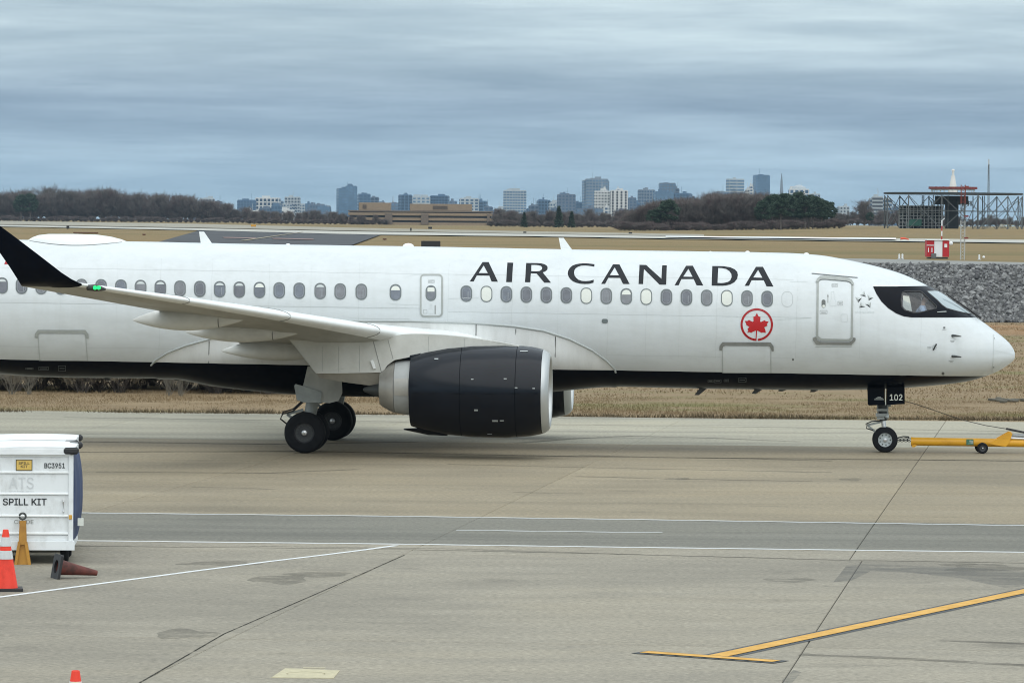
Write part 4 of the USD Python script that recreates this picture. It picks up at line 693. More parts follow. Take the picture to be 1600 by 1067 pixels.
# ---------------------------------------------------------------- the airliner (local x forward, t towards the terminal, z up)
PSI = radians(3.8); AO = np.array([-5.1705, 116.0436, 0.0]); AX = np.array([cos(PSI), -sin(PSI), 0]); AT = np.array([-sin(PSI), -cos(PSI), 0])
air = thing('airliner', AO, -math.degrees(PSI), label='white twin-engine airliner with black belly and engines, lettered roof side', category='airliner')
def L(px, py, t):
    d = rays(px, py); t = np.asarray(t, float); q = AO - CAM
    s = (q @ AT + t) / (d @ AT); P = CAM + d * s[..., None] - AO; return P @ AX, P[..., 2]
def loc(px, py, t): x, z = L(px, py, t); return np.array([float(x), -t, float(z)])
TOPS = [(0, 374.5), (101, 375.8), (197, 377.2), (400, 381.4), (660, 385.4), (900, 390), (1050, 392.3), (1167, 394), (1235, 395.6), (1282, 399), (1314, 404.3), (1345, 410.5), (1377, 418.2), (1409, 428), (1428, 436), (1454, 449), (1466, 456.2), (1484, 467), (1504, 480.4), (1523, 494.5), (1540, 506), (1550, 513.6), (1568, 527.5), (1578, 537), (1584, 547)]
BOTS = [(0, 584.4), (60, 588.5), (101, 589.8), (202, 590.7), (400, 594.5), (700, 600), (960, 604), (1100, 607), (1250, 609.3), (1350, 608.7), (1400, 606.7), (1452, 602.7), (1489, 599), (1513, 595.2), (1535, 589.3), (1550, 583.8), (1560, 579.3), (1569, 574), (1579, 567), (1585, 560.5)]
tipx, tipz = map(float, L(1586, 555, 0.0))
def _prof(pts, aft):
    x, z = L([p[0] for p in pts], [p[1] for p in pts], np.zeros(len(pts))); x = np.r_[[a for a, _ in aft], x, tipx]; z = np.r_[[b for _, b in aft], z, tipz]
    u = np.sqrt(np.maximum(tipx - x, 0)); o = np.argsort(u); return PchipInterpolator(u[o], z[o])
TAIL = tipx - 38.7
_top = _prof(TOPS, [(TAIL, 4.75), (TAIL + 3, 5.1), (-13, 5.38)]); _bot = _prof(BOTS, [(TAIL, 4.35), (TAIL + 3, 3.75), (-15, 2.9), (-12, 2.25)])
_wid = PchipInterpolator(np.sqrt([0, .05, .15, .3, .6, 1, 1.5, 2.2, 3, 4, 5, 6, 30, 33, 36, 38.7]), [0, .25, .44, .63, .92, 1.15, 1.34, 1.51, 1.62, 1.70, 1.74, 1.75, 1.75, 1.5, 0.85, 0.2])
def sec(x):
    u = np.sqrt(np.clip(tipx - np.asarray(x, float), 0, 38.7)); top, bot, w = _top(u), _bot(u), _wid(u); mid = (top + bot) / 2
    k = sst(0, 5, tipx - np.asarray(x, float)); zc = np.clip(tipz + (mid - tipz) * k, bot + 1e-4, top - 1e-4); return top, bot, w, zc
def stripe(x): return 2.25 + (np.asarray(x, float) + 8.25) * (2.07 - 2.25) / 23.73
def surf(x, z, off=0.0):
    """side of the hull (terminal side) at x, z: y in local axes, pushed out by off"""
    top, bot, w, zc = sec(x); h = np.where(z > zc, top - zc, zc - bot); s = np.clip((z - zc) / np.maximum(h, 1e-6), -1, 1); t = w * np.sqrt(1 - s * s)
    ny, nz = t / np.maximum(w, 1e-3) ** 2, (z - zc) / np.maximum(h, 1e-3) ** 2; n = np.sqrt(ny * ny + nz * nz) + 1e-9
    zz = np.clip(z, bot, top); return np.stack([x, -(t + off * ny / n), zz + off * nz / n], -1)
def onhull(px, py, off=0.0):
    px, py = np.asarray(px, float), np.asarray(py, float); t = np.full(px.shape, 1.5)
    for _ in range(25):
        x, z = L(px, py, t); x = np.minimum(x, tipx - 0.004); t = 0.3 * t - 0.7 * surf(x, z)[..., 1]
    return surf(x, z, off)
def rings(xs, a0, a1, n, off=0.0):
    """part of the hull between two angles; a0/a1: functions of x"""
    top, bot, w, zc = sec(xs); A = a0(xs)[:, None] + (a1(xs) - a0(xs))[:, None] * np.linspace(0, 1, n)[None]
    S, Cc = np.sin(A), np.cos(A); h = np.where(S > 0, (top - zc)[:, None], (zc - bot)[:, None])
    return np.stack([np.repeat(xs[:, None], n, 1), -(w[:, None] + off) * Cc, zc[:, None] + (h + off) * S], -1)
def ang(x):
    top, bot, w, zc = sec(x); z = stripe(x); h = np.where(z > zc, top - zc, zc - bot); return np.arcsin(np.clip((z - zc) / h, -1, 1))
d_st = np.concatenate([[0.0005, .004, .012, .03, .06, .1, .16, .24], np.arange(.34, 7, .085), np.arange(7, 34, .4), np.linspace(34, 38.7, 14)]); XS = tipx - d_st
up_ = rings(XS, ang, lambda x: pi - ang(x), 97)
SIDEWIN = [(1409.5, 460.4), (1411, 457.6), (1414, 456.3), (1436.5, 455.9), (1440.5, 457.6), (1462.8, 479.4), (1462.6, 481.8), (1437.6, 488), (1427.5, 488.5), (1414, 484.6), (1409.5, 479.5), (1408.5, 469.4)]
hm = MB().grid(up_).get(); wp = Polygon(SIDEWIN).buffer(0.6)
w0 = onhull(np.array([p[0] for p in SIDEWIN]), np.array([p[1] for p in SIDEWIN])); wpl = Polygon(w0[:, [0, 2]]).buffer(0.012)
vin = np.array([wpl.contains(Point(a, c)) and b < 0 and a > 15 for a, b, c in hm.vertices]); hm.update_faces(~vin[hm.faces].any(1))
obj('fuselage', hm, white_paint, air, smooth=True)
obj('belly', MB().grid(rings(XS[3:], lambda x: -pi - ang(x), ang, 41)).get(), black_paint, air, smooth=True)
cp = MB(); bk = rings(np.array([14.9]), lambda x: x * 0 - pi / 2, lambda x: x * 0 + 3 * pi / 2, 40)[0]; bc = bk.mean(0); bk = bc + (bk - bc) * 0.96; cp.add(np.vstack([bk, bc]), [(i, (i + 1) % 40, 40) for i in range(40)])
cp.box((15.9, 0, 3.1), (1.9, 1.9, 0.05)).box((15.55, -0.75, 3.72), (0.14, 0.5, 0.7)).box((16.55, 0, 3.35), (0.25, 1.3, 0.4)).box((15.6, 0.3, 3.75), (1.3, 0.04, 1.25)); obj('cockpit_interior', cp.get(), cabin_grey, air)

def poly3(poly, fn, size=None):
    v2, f = trimesh.creation.triangulate_polygon(poly, engine='earcut'); v = np.c_[v2, np.zeros(len(v2))]
    if size: v, f = trimesh.remesh.subdivide_to_size(v, f, size, max_iter=12)
    return fn(np.asarray(v)[:, :2]), np.asarray(f)
def decal(name, poly, mat, off=0.004, parent=None, size=4.0, both=False, **kw):
    m = MB()
    for g in getattr(poly, 'geoms', [poly]):
        if g.is_empty: continue
        v, f = poly3(g, lambda p: onhull(p[:, 0], p[:, 1], off), size); f = f[:, ::-1]; m.add(v, f)
        if both: m.add(v * (1, -1, 1), f[:, ::-1])
    return obj(name, m.get(), mat, parent or air, smooth=True, **kw)
def rr(cx, cy, w, h, r): return sbox(cx - w / 2 + r, cy - h / 2 + r, cx + w / 2 - r, cy + h / 2 - r).buffer(r, quad_segs=6)
def z_(ox, oy, k, pts): return [(ox + x / k, oy + y / k) for x, y in pts]
# lettering
A1 = ([(40, 398), (240, 97), (335, 97), (480, 403), (382, 400), (345, 308), (152, 305), (102, 398)], [(180, 268), (258, 150), (322, 270)])
LET = [(730, 400, 10, *A1), (730, 400, 10, [(628, 105), (718, 107), (698, 410), (608, 408)], None),
 (730, 400, 10, [(922, 112), (1010, 112), (1100, 113), (1160, 119), (1205, 130), (1240, 150), (1258, 180), (1250, 218), (1222, 242), (1180, 258), (1310, 418), (1205, 418), (1085, 275), (995, 272), (985, 412), (903, 410)], [(1003, 142), (1060, 142), (1110, 145), (1150, 155), (1172, 180), (1168, 210), (1130, 238), (1080, 243), (1000, 240)]),
 (880, 400, 10, [(490, 132), (440, 124), (380, 119), (310, 118), (250, 122), (195, 133), (140, 155), (100, 193), (77, 235), (72, 280), (85, 325), (112, 364), (150, 396), (205, 420), (270, 434), (340, 440), (410, 436), (475, 418), (478, 372), (420, 388), (350, 395), (290, 390), (240, 373), (205, 345), (180, 310), (168, 265), (175, 225), (195, 193), (235, 168), (285, 153), (340, 150), (410, 156), (485, 168)], None),
 (880, 400, 10, [(593, 437), (778, 133), (880, 135), (1038, 440), (935, 438), (890, 345), (705, 343), (655, 437)], [(728, 302), (805, 180), (872, 305)]),
 (880, 400, 10, [(1192, 140), (1295, 142), (1535, 358), (1547, 148), (1620, 150), (1608, 450), (1505, 448), (1262, 205), (1248, 440), (1178, 438)], None),
 (1040, 400, 8.889, [(125, 407), (285, 137), (378, 137), (523, 410), (430, 408), (390, 322), (220, 322), (182, 407)], [(245, 288), (317, 180), (375, 290)]),
 (1040, 400, 8.889, [(648, 142), (740, 142), (820, 146), (900, 160), (960, 187), (995, 222), (1005, 265), (994, 318), (955, 366), (900, 396), (840, 410), (780, 415), (640, 412)], [(730, 168), (785, 170), (840, 182), (885, 210), (913, 250), (917, 295), (898, 340), (860, 364), (815, 374), (770, 378), (722, 375)]),
 (1040, 400, 8.889, [(1098, 415), (1255, 152), (1352, 152), (1498, 425), (1402, 422), (1362, 338), (1195, 338), (1158, 415)], [(1218, 300), (1285, 195), (1345, 303)])]
for ox, oy, k, out, hole in LET: decal('letter', Polygon(z_(ox, oy, k, out), [z_(ox, oy, k, hole)] if hole else None), decal_black, 0.005)
eo = (1140, 475, 17.79)
rg = Point(755, 572).buffer(452, quad_segs=24).difference(Point(755, 572).buffer(392, quad_segs=24)).difference(Polygon([(748, 800), (788, 800), (782, 1100), (748, 1100)]))
T = lambda g: affinity.affine_transform(g, [1 / eo[2], 0, 0, 1 / eo[2], eo[0], eo[1]])
decal('emblem_ring', T(rg), decal_red, 0.005, size=3)
leaf = Polygon([(757, 245), (805, 345), (860, 355), (848, 480), (870, 500), (975, 450), (995, 475), (1085, 490), (1035, 560), (1055, 600), (955, 650), (985, 690), (1010, 800), (930, 785), (890, 800), (770, 735), (762, 745), (757, 880), (744, 1010), (714, 1018), (728, 900), (735, 745), (726, 737), (600, 795), (550, 780), (490, 795), (520, 740), (500, 685), (550, 640), (455, 575), (460, 545), (420, 470), (505, 470), (535, 440), (635, 495), (665, 480), (660, 350), (710, 345)])
decal('emblem_leaf', T(leaf), plain('leaf_red', (0.44, 0.008, 0.012), 0.35), 0.006, size=3)
for tri in ([(535, 355), (590, 515), (420, 470)], [(630, 450), (795, 540), (660, 620)], [(730, 655), (710, 820), (570, 715)], [(450, 660), (570, 790), (395, 815)], [(290, 520), (475, 545), (375, 680)]):
    p = z_(1320, 435, 17.79, tri); c = np.mean(p, 0) + (0, 0.6)
    lo = sorted(range(3), key=lambda i: ((p[i][1] + p[(i + 1) % 3][1]) / 2))
    for rank, i in enumerate(lo): decal('star_facet', Polygon([p[i], p[(i + 1) % 3], c]), (decal_pale, decal_grey, decal_black)[rank], 0.005)
def flat_text(name, txt, px0, px1, py0, py1, mat, place, parent, bold=False, depth=0.004, skew=0.0):
    """lettering fitted into a box given along the photograph; place maps (n,2) picture points to (n,3)"""
    m = meshkit.text_mesh(txt, 1.0, 0.001, bold); v = np.array(m.vertices); lo, hi = v.min(0), v.max(0)
    top = v[:, 2] > 0.0005; keep = top[m.faces].all(1); X = px0 + (v[:, 0] - lo[0]) / (hi[0] - lo[0]) * (px1 - px0); Yp = py1 - (v[:, 1] - lo[1]) / (hi[1] - lo[1]) * (py1 - py0) + (X - px0) * skew
    q = trimesh.Trimesh(place(np.stack([X, Yp], -1)), m.faces[keep], process=False); q.remove_unreferenced_vertices(); return obj(name, q, mat, parent)
HP = lambda p: onhull(p[:, 0], p[:, 1], 0.005)
flat_text('small_lettering', 'STAR ALLIANCE', 1336.5, 1366, 486.4, 489.4, decal_pale, HP, air, skew=0.01)
ln_ = lambda pts, w: LineString(pts).buffer(w / 2, cap_style='flat')
# cabin windows
pane_rim_and_glint = plain('pane_rim_and_glint', (0.24, 0.26, 0.28), 0.4)  # tone of the inner rims, also used for the painted reflections
WX = [-58, -27.5, 3.4, 33.8, 64.5, 95.2, 127.5, 158, 189, 219.7, 250.6, 281.3, 312.3, 343.3, 374, 405.5, 436.3, 467.6, 500.4, 531.6, 564.6, 618, 728.6, 760.1, 791.2, 822.4, 853.6, 884.9, 916.1, 947.3, 978.6, 1009.8, 1041.3, 1072.6, 1104.2, 1135.7, 1167.2, 1198.6]
FULL, TOPQ, HALF = {760.1, 916.1, 1009.8, 1135.7}, {3.4, 95.2, 219.7, 250.6, 343.3, 374, 500.4, -58}, {978.6: 0.36, 618: 0.34, 405.5: 0.3}
for wx in WX:
    wy = 446.4 + 0.01735 * (wx - 4); o = rr(wx, wy, 18.2, 25.4, 8.6); i = rr(wx, wy, 15.6, 22.6, 7.4)
    w = decal('window', i, pane_tones[int(wx * 7) % 3], 0.003, size=6); decal('window_frame', o.difference(i), frame_grey, 0.012, w, size=6)
    inn = rr(wx, wy, 13.6, 20.4, 6.4)
    if int(wx * 3) % 4 == 1 and wx not in FULL: decal('inner_glint', ln_([(wx + 2.8, wy - 3), (wx + 2.6, wy + 8.5)], 1.1), pane_rim_and_glint, 0.007, w, size=3)  # pale strip painted on the pane as a reflection
    if wx in FULL: decal('blind', inn.buffer(0.9), shade_white, 0.006, w, size=6)
    else:
        h = HALF.get(wx, 0.2 if wx in TOPQ else 0)
        if h: decal('blind', inn.intersection(sbox(wx - 20, wy - 20, wx + 20, wy - 10.2 + 20.4 * h)), shade_white if wx in HALF else decal_pale, 0.006, w, size=6)
        else: decal('inner_pane_rim', inn.difference(inn.buffer(-0.7)), pane_rim_and_glint, 0.006, w, size=6)
decal('plugged_window', rr(1230, 467.6, 17.5, 24, 8).difference(rr(1230, 467.6, 16.1, 22.6, 7.3)), seam_grey, 0.004)
# doors, hatches, outlines
def ring(g, w): return g.difference(g.buffer(-w))
ex = decal('emergency_exit_door', rr(673.8, 462, 31, 62, 5), white_paint, 0.010); exo = rr(674.2, 462, 36, 67, 7)
decal('door_frame', ring(exo, 2.6), trim_grey, 0.016, ex)
wi = decal('exit_window', rr(673.4, 458.4, 12.6, 20, 6), pane_grey, 0.013, ex); decal('window_frame', rr(673.4, 458.4, 16.6, 24.4, 8).difference(rr(673.4, 458.4, 12.8, 20.2, 6)), frame_grey, 0.018, ex); decal('blind', sbox(668, 449.5, 679, 456), shade_white, 0.016, ex)
decal('handle_slot', rr(680, 484, 1.5, 14, 0.6), trim_dark, 0.014, ex); decal('placard', ring(sbox(661.5, 484, 667.5, 490), 0.5), decal_grey, 0.014, ex); decal('placard', ring(sbox(669, 438, 679, 442.5), 0.5), decal_grey, 0.014, ex); decal('placard', ring(Polygon([(669, 490), (669, 483), (672, 483), (672, 476), (675, 476), (675, 483), (677, 484), (677, 490)]), 0.4), decal_pale, 0.014, ex)
flat_text('door_lettering', 'EXIT', 670.3, 677.7, 438.8, 441.6, decal_grey, lambda p: onhull(p[:, 0], p[:, 1], 0.015), ex)
sd = decal('service_door', Polygon([(1279.5, 441), (1283, 438.5), (1326, 441.5), (1330, 445), (1330.3, 526), (1325, 530), (1284, 529), (1278.5, 525)]), white_paint, 0.010)
fo = Polygon([(1276.2, 439), (1280, 434), (1286, 432.2), (1324, 434.8), (1330.5, 438), (1333.4, 445), (1332.5, 528), (1328, 533), (1281, 532), (1275, 527)])
decal('door_frame', fo.difference(fo.buffer(-3.4)), trim_grey, 0.016, sd)
decal('door_header', Polygon([(1274.4, 441), (1277, 436), (1281.5, 432.4), (1288, 431.8), (1324, 434.6), (1331, 438.2), (1334.3, 444), (1333.6, 446.2), (1331.5, 446), (1328, 441.8), (1322, 439.8), (1288, 437), (1282, 437.5), (1277, 442)]), trim_grey, 0.03, sd)
decal('door_sill', Polygon([(1269.8, 527.5), (1275, 525.5), (1277, 531), (1281.5, 533.4), (1327, 534.2), (1331.5, 531.5), (1333.5, 526.8), (1337, 528), (1336.6, 532), (1330.5, 538.3), (1275.3, 537.8), (1270.2, 531)]), trim_dark, 0.03, sd)
decal('drip_rail', Polygon([(1268.3, 427), (1340, 433.6), (1340, 434.8), (1268.3, 428.2)]), dark_seam, 0.012); decal('kick_line', sbox(1274, 541.2, 1330.5, 542.2), seam_grey, 0.006)
decal('door_handle_recess', rr(1286.8, 474.6, 6.2, 12.4, 3), dark_seam, 0.016, sd); decal('door_handle', rr(1287, 478.6, 4.4, 3.8, 1.5), shade_white, 0.024, sd)
decal('door_arrow', Polygon([(1293.2, 473.5), (1293.2, 464), (1292.2, 464), (1293.6, 459.6), (1295, 464), (1294, 464), (1294, 473.5)]), trim_dark, 0.014, sd)
decal('door_outline_mark', ring(Polygon([(1296.5, 478.5), (1296.5, 472), (1299, 467), (1298.8, 456), (1303, 455.5), (1304, 467), (1306.5, 472), (1306.5, 478.5)]), 0.45), decal_pale, 0.014, sd)
for a in (sbox(1309, 471, 1317, 477.5), sbox(1281, 485, 1292.5, 490.5), sbox(1299.5, 444, 1309, 448.5)): decal('placard', ring(a, 0.55), decal_grey, 0.014, sd)
decal('placard', sbox(1310.5, 472.8, 1315.5, 473.6).union(sbox(1311, 475, 1315, 475.7)).union(sbox(1283, 487.8, 1290.5, 489)), decal_grey, 0.015, sd)
flat_text('door_lettering', 'EXIT', 1300.6, 1307.9, 445, 447.6, decal_grey, lambda p: onhull(p[:, 0], p[:, 1], 0.015), sd)
decal('vent_hatch', ring(rr(1319, 497, 10.5, 12.5, 2.5), 0.6), decal_pale, 0.014, sd)
def cargo(px0, px1, yt, yb, yline, nm, d0):
    W = px1 - px0; c = decal(nm, Polygon([(px0 + 6, yt + 7), (px1 - 6, yt + 7), (px1 - 6 + d0, yline - 0.5), (px0 + 6 + d0, yline - 0.8)]), white_paint, 0.006)
    decal('door_header', Polygon([(px0, yb - 0.8), (px0 + 0.4, yt + 6), (px0 + 5, yt), (px1 - 5, yt + 0.3), (px1 - 0.4, yt + 6.4), (px1, yb + 0.6), (px1 - 3, yb + 0.8), (px1 - 6, yt + 7.5), (px1 - 9, yt + 5.6), (px0 + 9, yt + 5.2), (px0 + 6, yt + 7), (px0 + 4, yb)]), trim_dark if px0 > 500 else trim_grey, 0.022, c)
    for e, dd in ((px0 + 4.5, d0), (px1 - 5, d0)): decal('door_gap', Polygon([(e, yb - 2), (e + 0.8, yb - 2), (e + 0.8 + dd, yline - 0.6), (e + dd, yline - 0.6)]), seam_grey, 0.009, c)
cargo(1123.8, 1209.2, 534.3, 547.5, 583.2, 'cargo_door', 0); cargo(54.3, 138.6, 515, 528, 564, 'cargo_door', 3)
ln = lambda pts, w: LineString(pts).buffer(w / 2, cap_style='flat')
decal('panel_seam', ln([(-60, 472), (640, 481.6), (660, 482)], 0.5), seam_grey, 0.003, size=12); decal('panel_seam', ln([(700, 487.2), (1268, 496.5)], 0.5), seam_grey, 0.003, size=12)
for x0 in (94, 182, 485, 872, 1062, 1180): decal('panel_seam', ln([(x0 + 2, 400), (x0, 480), (x0 - 2, 560)], 0.28), decal_pale, 0.003, size=12)
for ya, yb_ in ((417, 434), (540, 556)): decal('panel_seam', ln([(-60, ya), (1240, yb_ + 3)], 0.22), seam_grey, 0.003, size=14)
for x0 in (-20, 250, 330, 420, 560, 700, 800, 950, 1010, 1120, 1245, 1345, 1440): decal('panel_seam', ln([(x0 + 2, 404 if x0 < 1200 else 425), (x0, 480), (x0 - 2, 560)], 0.22), seam_grey, 0.003, size=14)
for pts in ([(700, 467), (720, 466), (748, 465.5)], [(640, 430.5), (656, 428.8), (664, 429)], [(610, 475), (645, 476.5), (668, 475.5)], [(1235, 440), (1262, 441)], [(545, 497), (600, 498.4), (640, 498)], [(1210, 500), (1265, 497)]): decal('grime_streak', ln(pts, 0.6), decal_pale, 0.003, size=5)
decal('radome_seam', ln([(1552.8, 522.5), (1552, 545), (1551.5, 565), (1549.5, 584)], 0.7), seam_grey, 0.004, size=3); decal('panel_seam', ln([(1552, 547), (1583, 554)], 0.4), decal_pale, 0.004)
decal('outflow_valve', rr(945, 501.7, 9.6, 7, 3), frame_grey, 0.010); decal('fuselage_port', Point(1239, 561.5).buffer(1.6), dark_seam, 0.008); decal('fuselage_port', Point(665.5, 516).buffer(2.2).difference(Point(665.5, 516).buffer(1.1)), dark_seam, 0.05)
for g in (Point(1553.8, 529).buffer(0.7), Point(1552.7, 573.4).buffer(0.9), Point(1473.5, 583).buffer(2.2), rr(1475.4, 512, 3.4, 2.6, 1)): decal('sensor', g, dark_seam, 0.012)
for a in (sbox(1472.5, 514.6, 1479, 515.4), sbox(1484.5, 532, 1491.5, 532.7), sbox(1485.5, 534, 1490.5, 534.7), sbox(1482.5, 563.2, 1490, 563.9), sbox(1484, 565, 1488.5, 565.7), sbox(1448.6, 541.7, 1455.5, 542.4), sbox(1449, 543.6, 1455, 544.3)): decal('placard', a, decal_grey, 0.007)
for y, k in ((524.4, 1), (556.6, 2)):
    b = onhull(np.array([1488.0]), np.array([y]), 0.0)[0]; e = loc(1502.0, y + 1.2, -b[1] + 0.10); pr = obj('pitot_probe', MB().tube([b, b + (0.08, -0.10, 0), e], [0.035, 0.03, 0.012], 8).get(), dark_metal, air)
b = onhull(np.array([1460.0]), np.array([542.6]), 0.0)[0]; obj('vane_sensor', MB().bar(b + (-0.03, -0.02, -0.07), b + (0.05, -0.09, 0.09), 0.03).get(), dark_metal, air); decal('sensor_plate', Point(1460, 542.6).buffer(3.4).difference(Point(1460, 542.6).buffer(2.9)), decal_grey, 0.006)
decal('service_hatch', ring(rr(1411.5, 578, 23, 17, 7), 0.5), decal_pale, 0.004)
decal('red_marking', Polygon([(6.5, 413.2), (10, 405), (14, 405), (22, 413.2)]), decal_red, 0.006)
for p in ((1106, 593.5, 1115, 597), (1116, 592.5, 1127, 597.6), (1131, 592.3, 1139, 596), (1153.5, 589.8, 1166, 596.5), (40, 574, 52, 577), (60, 573, 76, 578), (91, 571, 103, 579.5)): decal('belly_placard', ring(sbox(*p), 0.6).union(sbox(p[0] + 2, (p[1] + p[3]) / 2 - .6, p[2] - 2, (p[1] + p[3]) / 2 + .6)), plain('belly_print', (0.10, 0.115, 0.12), 0.5) if p[0] == 1106 else '/World/Looks/belly_print', 0.006)
# cockpit surround and glazing
mask = Polygon([(1364.2, 448), (1400, 448.1), (1455.5, 447.2), (1500, 470), (1530, 494), (1523.5, 496.2), (1424, 496), (1412, 494.4), (1400, 489.6), (1388, 481.8), (1377, 471), (1369.5, 459.5)])
wsh = Polygon(z_(1360, 430, 8.889, [(790, 232), (900, 228), (960, 236), (1395, 545), (1300, 526), (1180, 497), (1060, 462), (1000, 420), (930, 350)]))
side = Polygon(SIDEWIN)
decal('cockpit_surround', mask.difference(side.buffer(0.2)), black_paint, 0.010, size=2.6); decal('windshield', wsh, windshield_glass, 0.022, size=2.6, both=True)
decal('side_window', side, cockpit_glass, 0.004, size=3); decal('side_window_frame', side.buffer(1.3).difference(side.buffer(-0.1)), rubber, 0.018, size=3)
decal('windshield_frame', wsh.buffer(1.2).difference(wsh), rubber, 0.016, size=3)
obj('cockpit_surround', MB().add(*poly3(mask, lambda p: onhull(p[:, 0], p[:, 1], 0.010) * (1, -1, 1), 2.6)).get(), black_paint, air, smooth=True)
decal('wiper_slot', Polygon([(1464.2, 487.6), (1478.5, 486.8), (1479, 488.2), (1464.4, 489)]), decal_grey, 0.02)
b1, b2 = loc(1502, 478.4, 0.35), loc(1533, 499, 0.3); obj('wiper', MB().tube([loc(1478, 462, 0.45) + (0, 0, .05), b1 + (0, 0, .05), b2 + (0, 0, 0.03)], [.016, .022, .035], 6).get(), rubber, air)
# cockpit sun blind and pilot behind the side window
sbp = [(1411, 461.8), (1420.6, 462.8), (1425.2, 486.4), (1416, 484.2), (1411, 479)]
obj('sun_blind', MB().add(*poly3(Polygon(sbp), lambda p: np.stack([L(p[:, 0], p[:, 1], np.full(len(p), 1.28))[0], np.full(len(p), -1.28), L(p[:, 0], p[:, 1], np.full(len(p), 1.28))[1]], -1))).get(), shade_white, air)

# wing-to-body fairing
arch = [(236, 571), (244, 562), (262, 551), (290, 540), (330, 529), (400, 515), (470, 506), (545, 501.6), (640, 501.8), (740, 505), (800, 509.6), (850, 517), (890, 530), (925, 547), (947, 563), (960, 576), (962, 582)]
apx = np.array(arch, float); ah = onhull(apx[:, 0], apx[:, 1], 0.0); aX, aZ = ah[:, 0], ah[:, 2]
fx = np.linspace(aX[0] + 0.02, aX[-1] - 0.02, 90)
lowz = PchipInterpolator(*np.array([L(px, py, 0.0) for px, py in ((232, 585), (287, 593), (339, 603), (402, 610), (460, 615), (600, 619), (750, 618), (850, 612), (905, 607), (940, 604), (966, 603))], float).T, extrapolate=True)
def fair_ring(x, n=60):
    top, bot, w, zc = sec(x); zt = np.interp(x, aX, aZ); h = (top - zc) if zt > zc else (zc - bot); a_t = math.asin(np.clip((zt - zc) / h, -1, 1)); u = np.linspace(0, 1, n); A = a_t + (-pi / 2 - a_t) * u
    S, Cc = np.sin(A), np.cos(A); hh = np.where(S > 0, top - zc, zc - bot); e = min(1, (x - aX[0]) / 2.2, (aX[-1] - x) / 1.6); e = max(0, e) ** 0.7
    bulge = (0.012 + 0.30 * e * sst(0, 0.45, u)); y = (w + bulge * 0.9) * Cc; z = zc + hh * S
    extra = max(0.0, bot - float(lowz(x))); z = z - extra * sst(0.35, 1.0, u) - 0.02 * u; return y, z
FR = [fair_ring(x) for x in fx]
V3 = np.array([np.stack([np.full(60, x), -y, z], -1) for x, (y, z) in zip(fx, FR)])
Wv, Bv = [], []
for x, row in zip(fx, V3):                                       # split each ring at the paint line
    zs = float(stripe(x)); k = np.argmax(row[:, 2] < zs); f = (row[k - 1, 2] - zs) / (row[k - 1, 2] - row[k, 2]) if k > 0 else 0
    c = row[k - 1] * (1 - f) + row[k] * f if k > 0 else row[0]; arc = np.linspace(0, 1, 60); at = (k - 1 + f) / 59 if k > 0 else 0.0
    gi = lambda u: np.stack([np.interp(u, arc, row[:, i]) for i in range(3)], -1)
    Wv.append(gi(np.linspace(0, at, 24))); Bv.append(gi(np.linspace(at, 1, 40)))
for V_, nm, mt_ in ((np.array(Wv), 'body_fairing', fairing_paint), (np.array(Bv), 'belly_fairing', black_paint)):
    m = MB().grid(V_); m.grid((V_ * (1, -1, 1))[::-1]); obj(nm, m.get(), mt_, air, smooth=True)
obj('fairing_seal', MB().tube(ah * (1, 1, 1) + (0, -0.012, 0), 0.028, 6).get(), seam_grey, air, smooth=True)
def on_fair(px, py, off=0.004): p = onhull(np.array([px]), np.array([py]), 0.0)[0]; i = int(np.argmin(abs(fx - p[0]))); y = np.interp(-p[2], -FR[i][1], FR[i][0]); return np.array([p[0], -(y + off), p[2]])
for s0 in ([(806, 514), (806, 560), (806, 578)], [(868, 526), (868, 556), (868, 578)], [(327, 533), (327, 552), (327, 567)], [(744, 507), (744, 524)]): obj('panel_gap', MB().tube([on_fair(*p) for p in s0], 0.012, 5).get(), dark_seam, air)

# wings
def airfoil(n=22, tc=0.11):
    b = np.linspace(0, pi, n); x = (1 - np.cos(b)) / 2; yt = 5 * tc * (0.2969 * np.sqrt(x) - 0.126 * x - 0.3516 * x ** 2 + 0.2843 * x ** 3 - 0.1015 * x ** 4); cam_ = 0.015 * (1 - (2 * x - 1) ** 2) * np.where(x > 0.5, 1.3, 0.7)
    return np.r_[x[::-1], x[1:]], np.r_[(cam_ + yt)[::-1], (cam_ - yt)[1:]]
LEt = np.array([1.0, 5.5, 13.0, 16.6]); LEx = np.array([5.3, 2.65, -1.57, -3.6]); LEz = np.array([2.55, 3.15, 4.07, 4.49])
TEt = np.array([1.0, 6.2, 9.6, 16.6]); TEx = np.array([-1.75, -1.72, -2.75, -4.98]); TEz = np.array([2.62, 3.12, 3.74, 4.44])
def wing_sec(t, n=22):
    lx, lz, tx, tz = np.interp(t, LEt, LEx), np.interp(t, LEt, LEz), np.interp(t, TEt, TEx), np.interp(t, TEt, TEz); X, Zz = airfoil(n, np.interp(t, [1, 6, 16.6], [0.145, 0.12, 0.10])); c = lx - tx
    return np.stack([lx - X * c, np.full(len(X), -t), lz + (tz - lz) * X + Zz * c], -1)
ts = np.concatenate([np.linspace(1.0, 6.2, 9), np.linspace(6.6, 16.6, 18)]); WG = np.array([wing_sec(t) for t in ts])
WINGLET = [((128, 445), (35, 447.5), 16.6, 0.10), ((112, 436.8), (33, 446), 16.8, 0.10), ((96, 426), (30, 440.5), 16.98, 0.095), ((60, 398), (15, 417), 17.2, 0.09), ((25, 371.5), (-8, 384), 17.34, 0.085), ((0, 353), (-24, 362), 17.43, 0.08), ((-22, 337), (-38, 342), 17.5, 0.08), ((-34, 330), (-42, 333), 17.54, 0.06)]
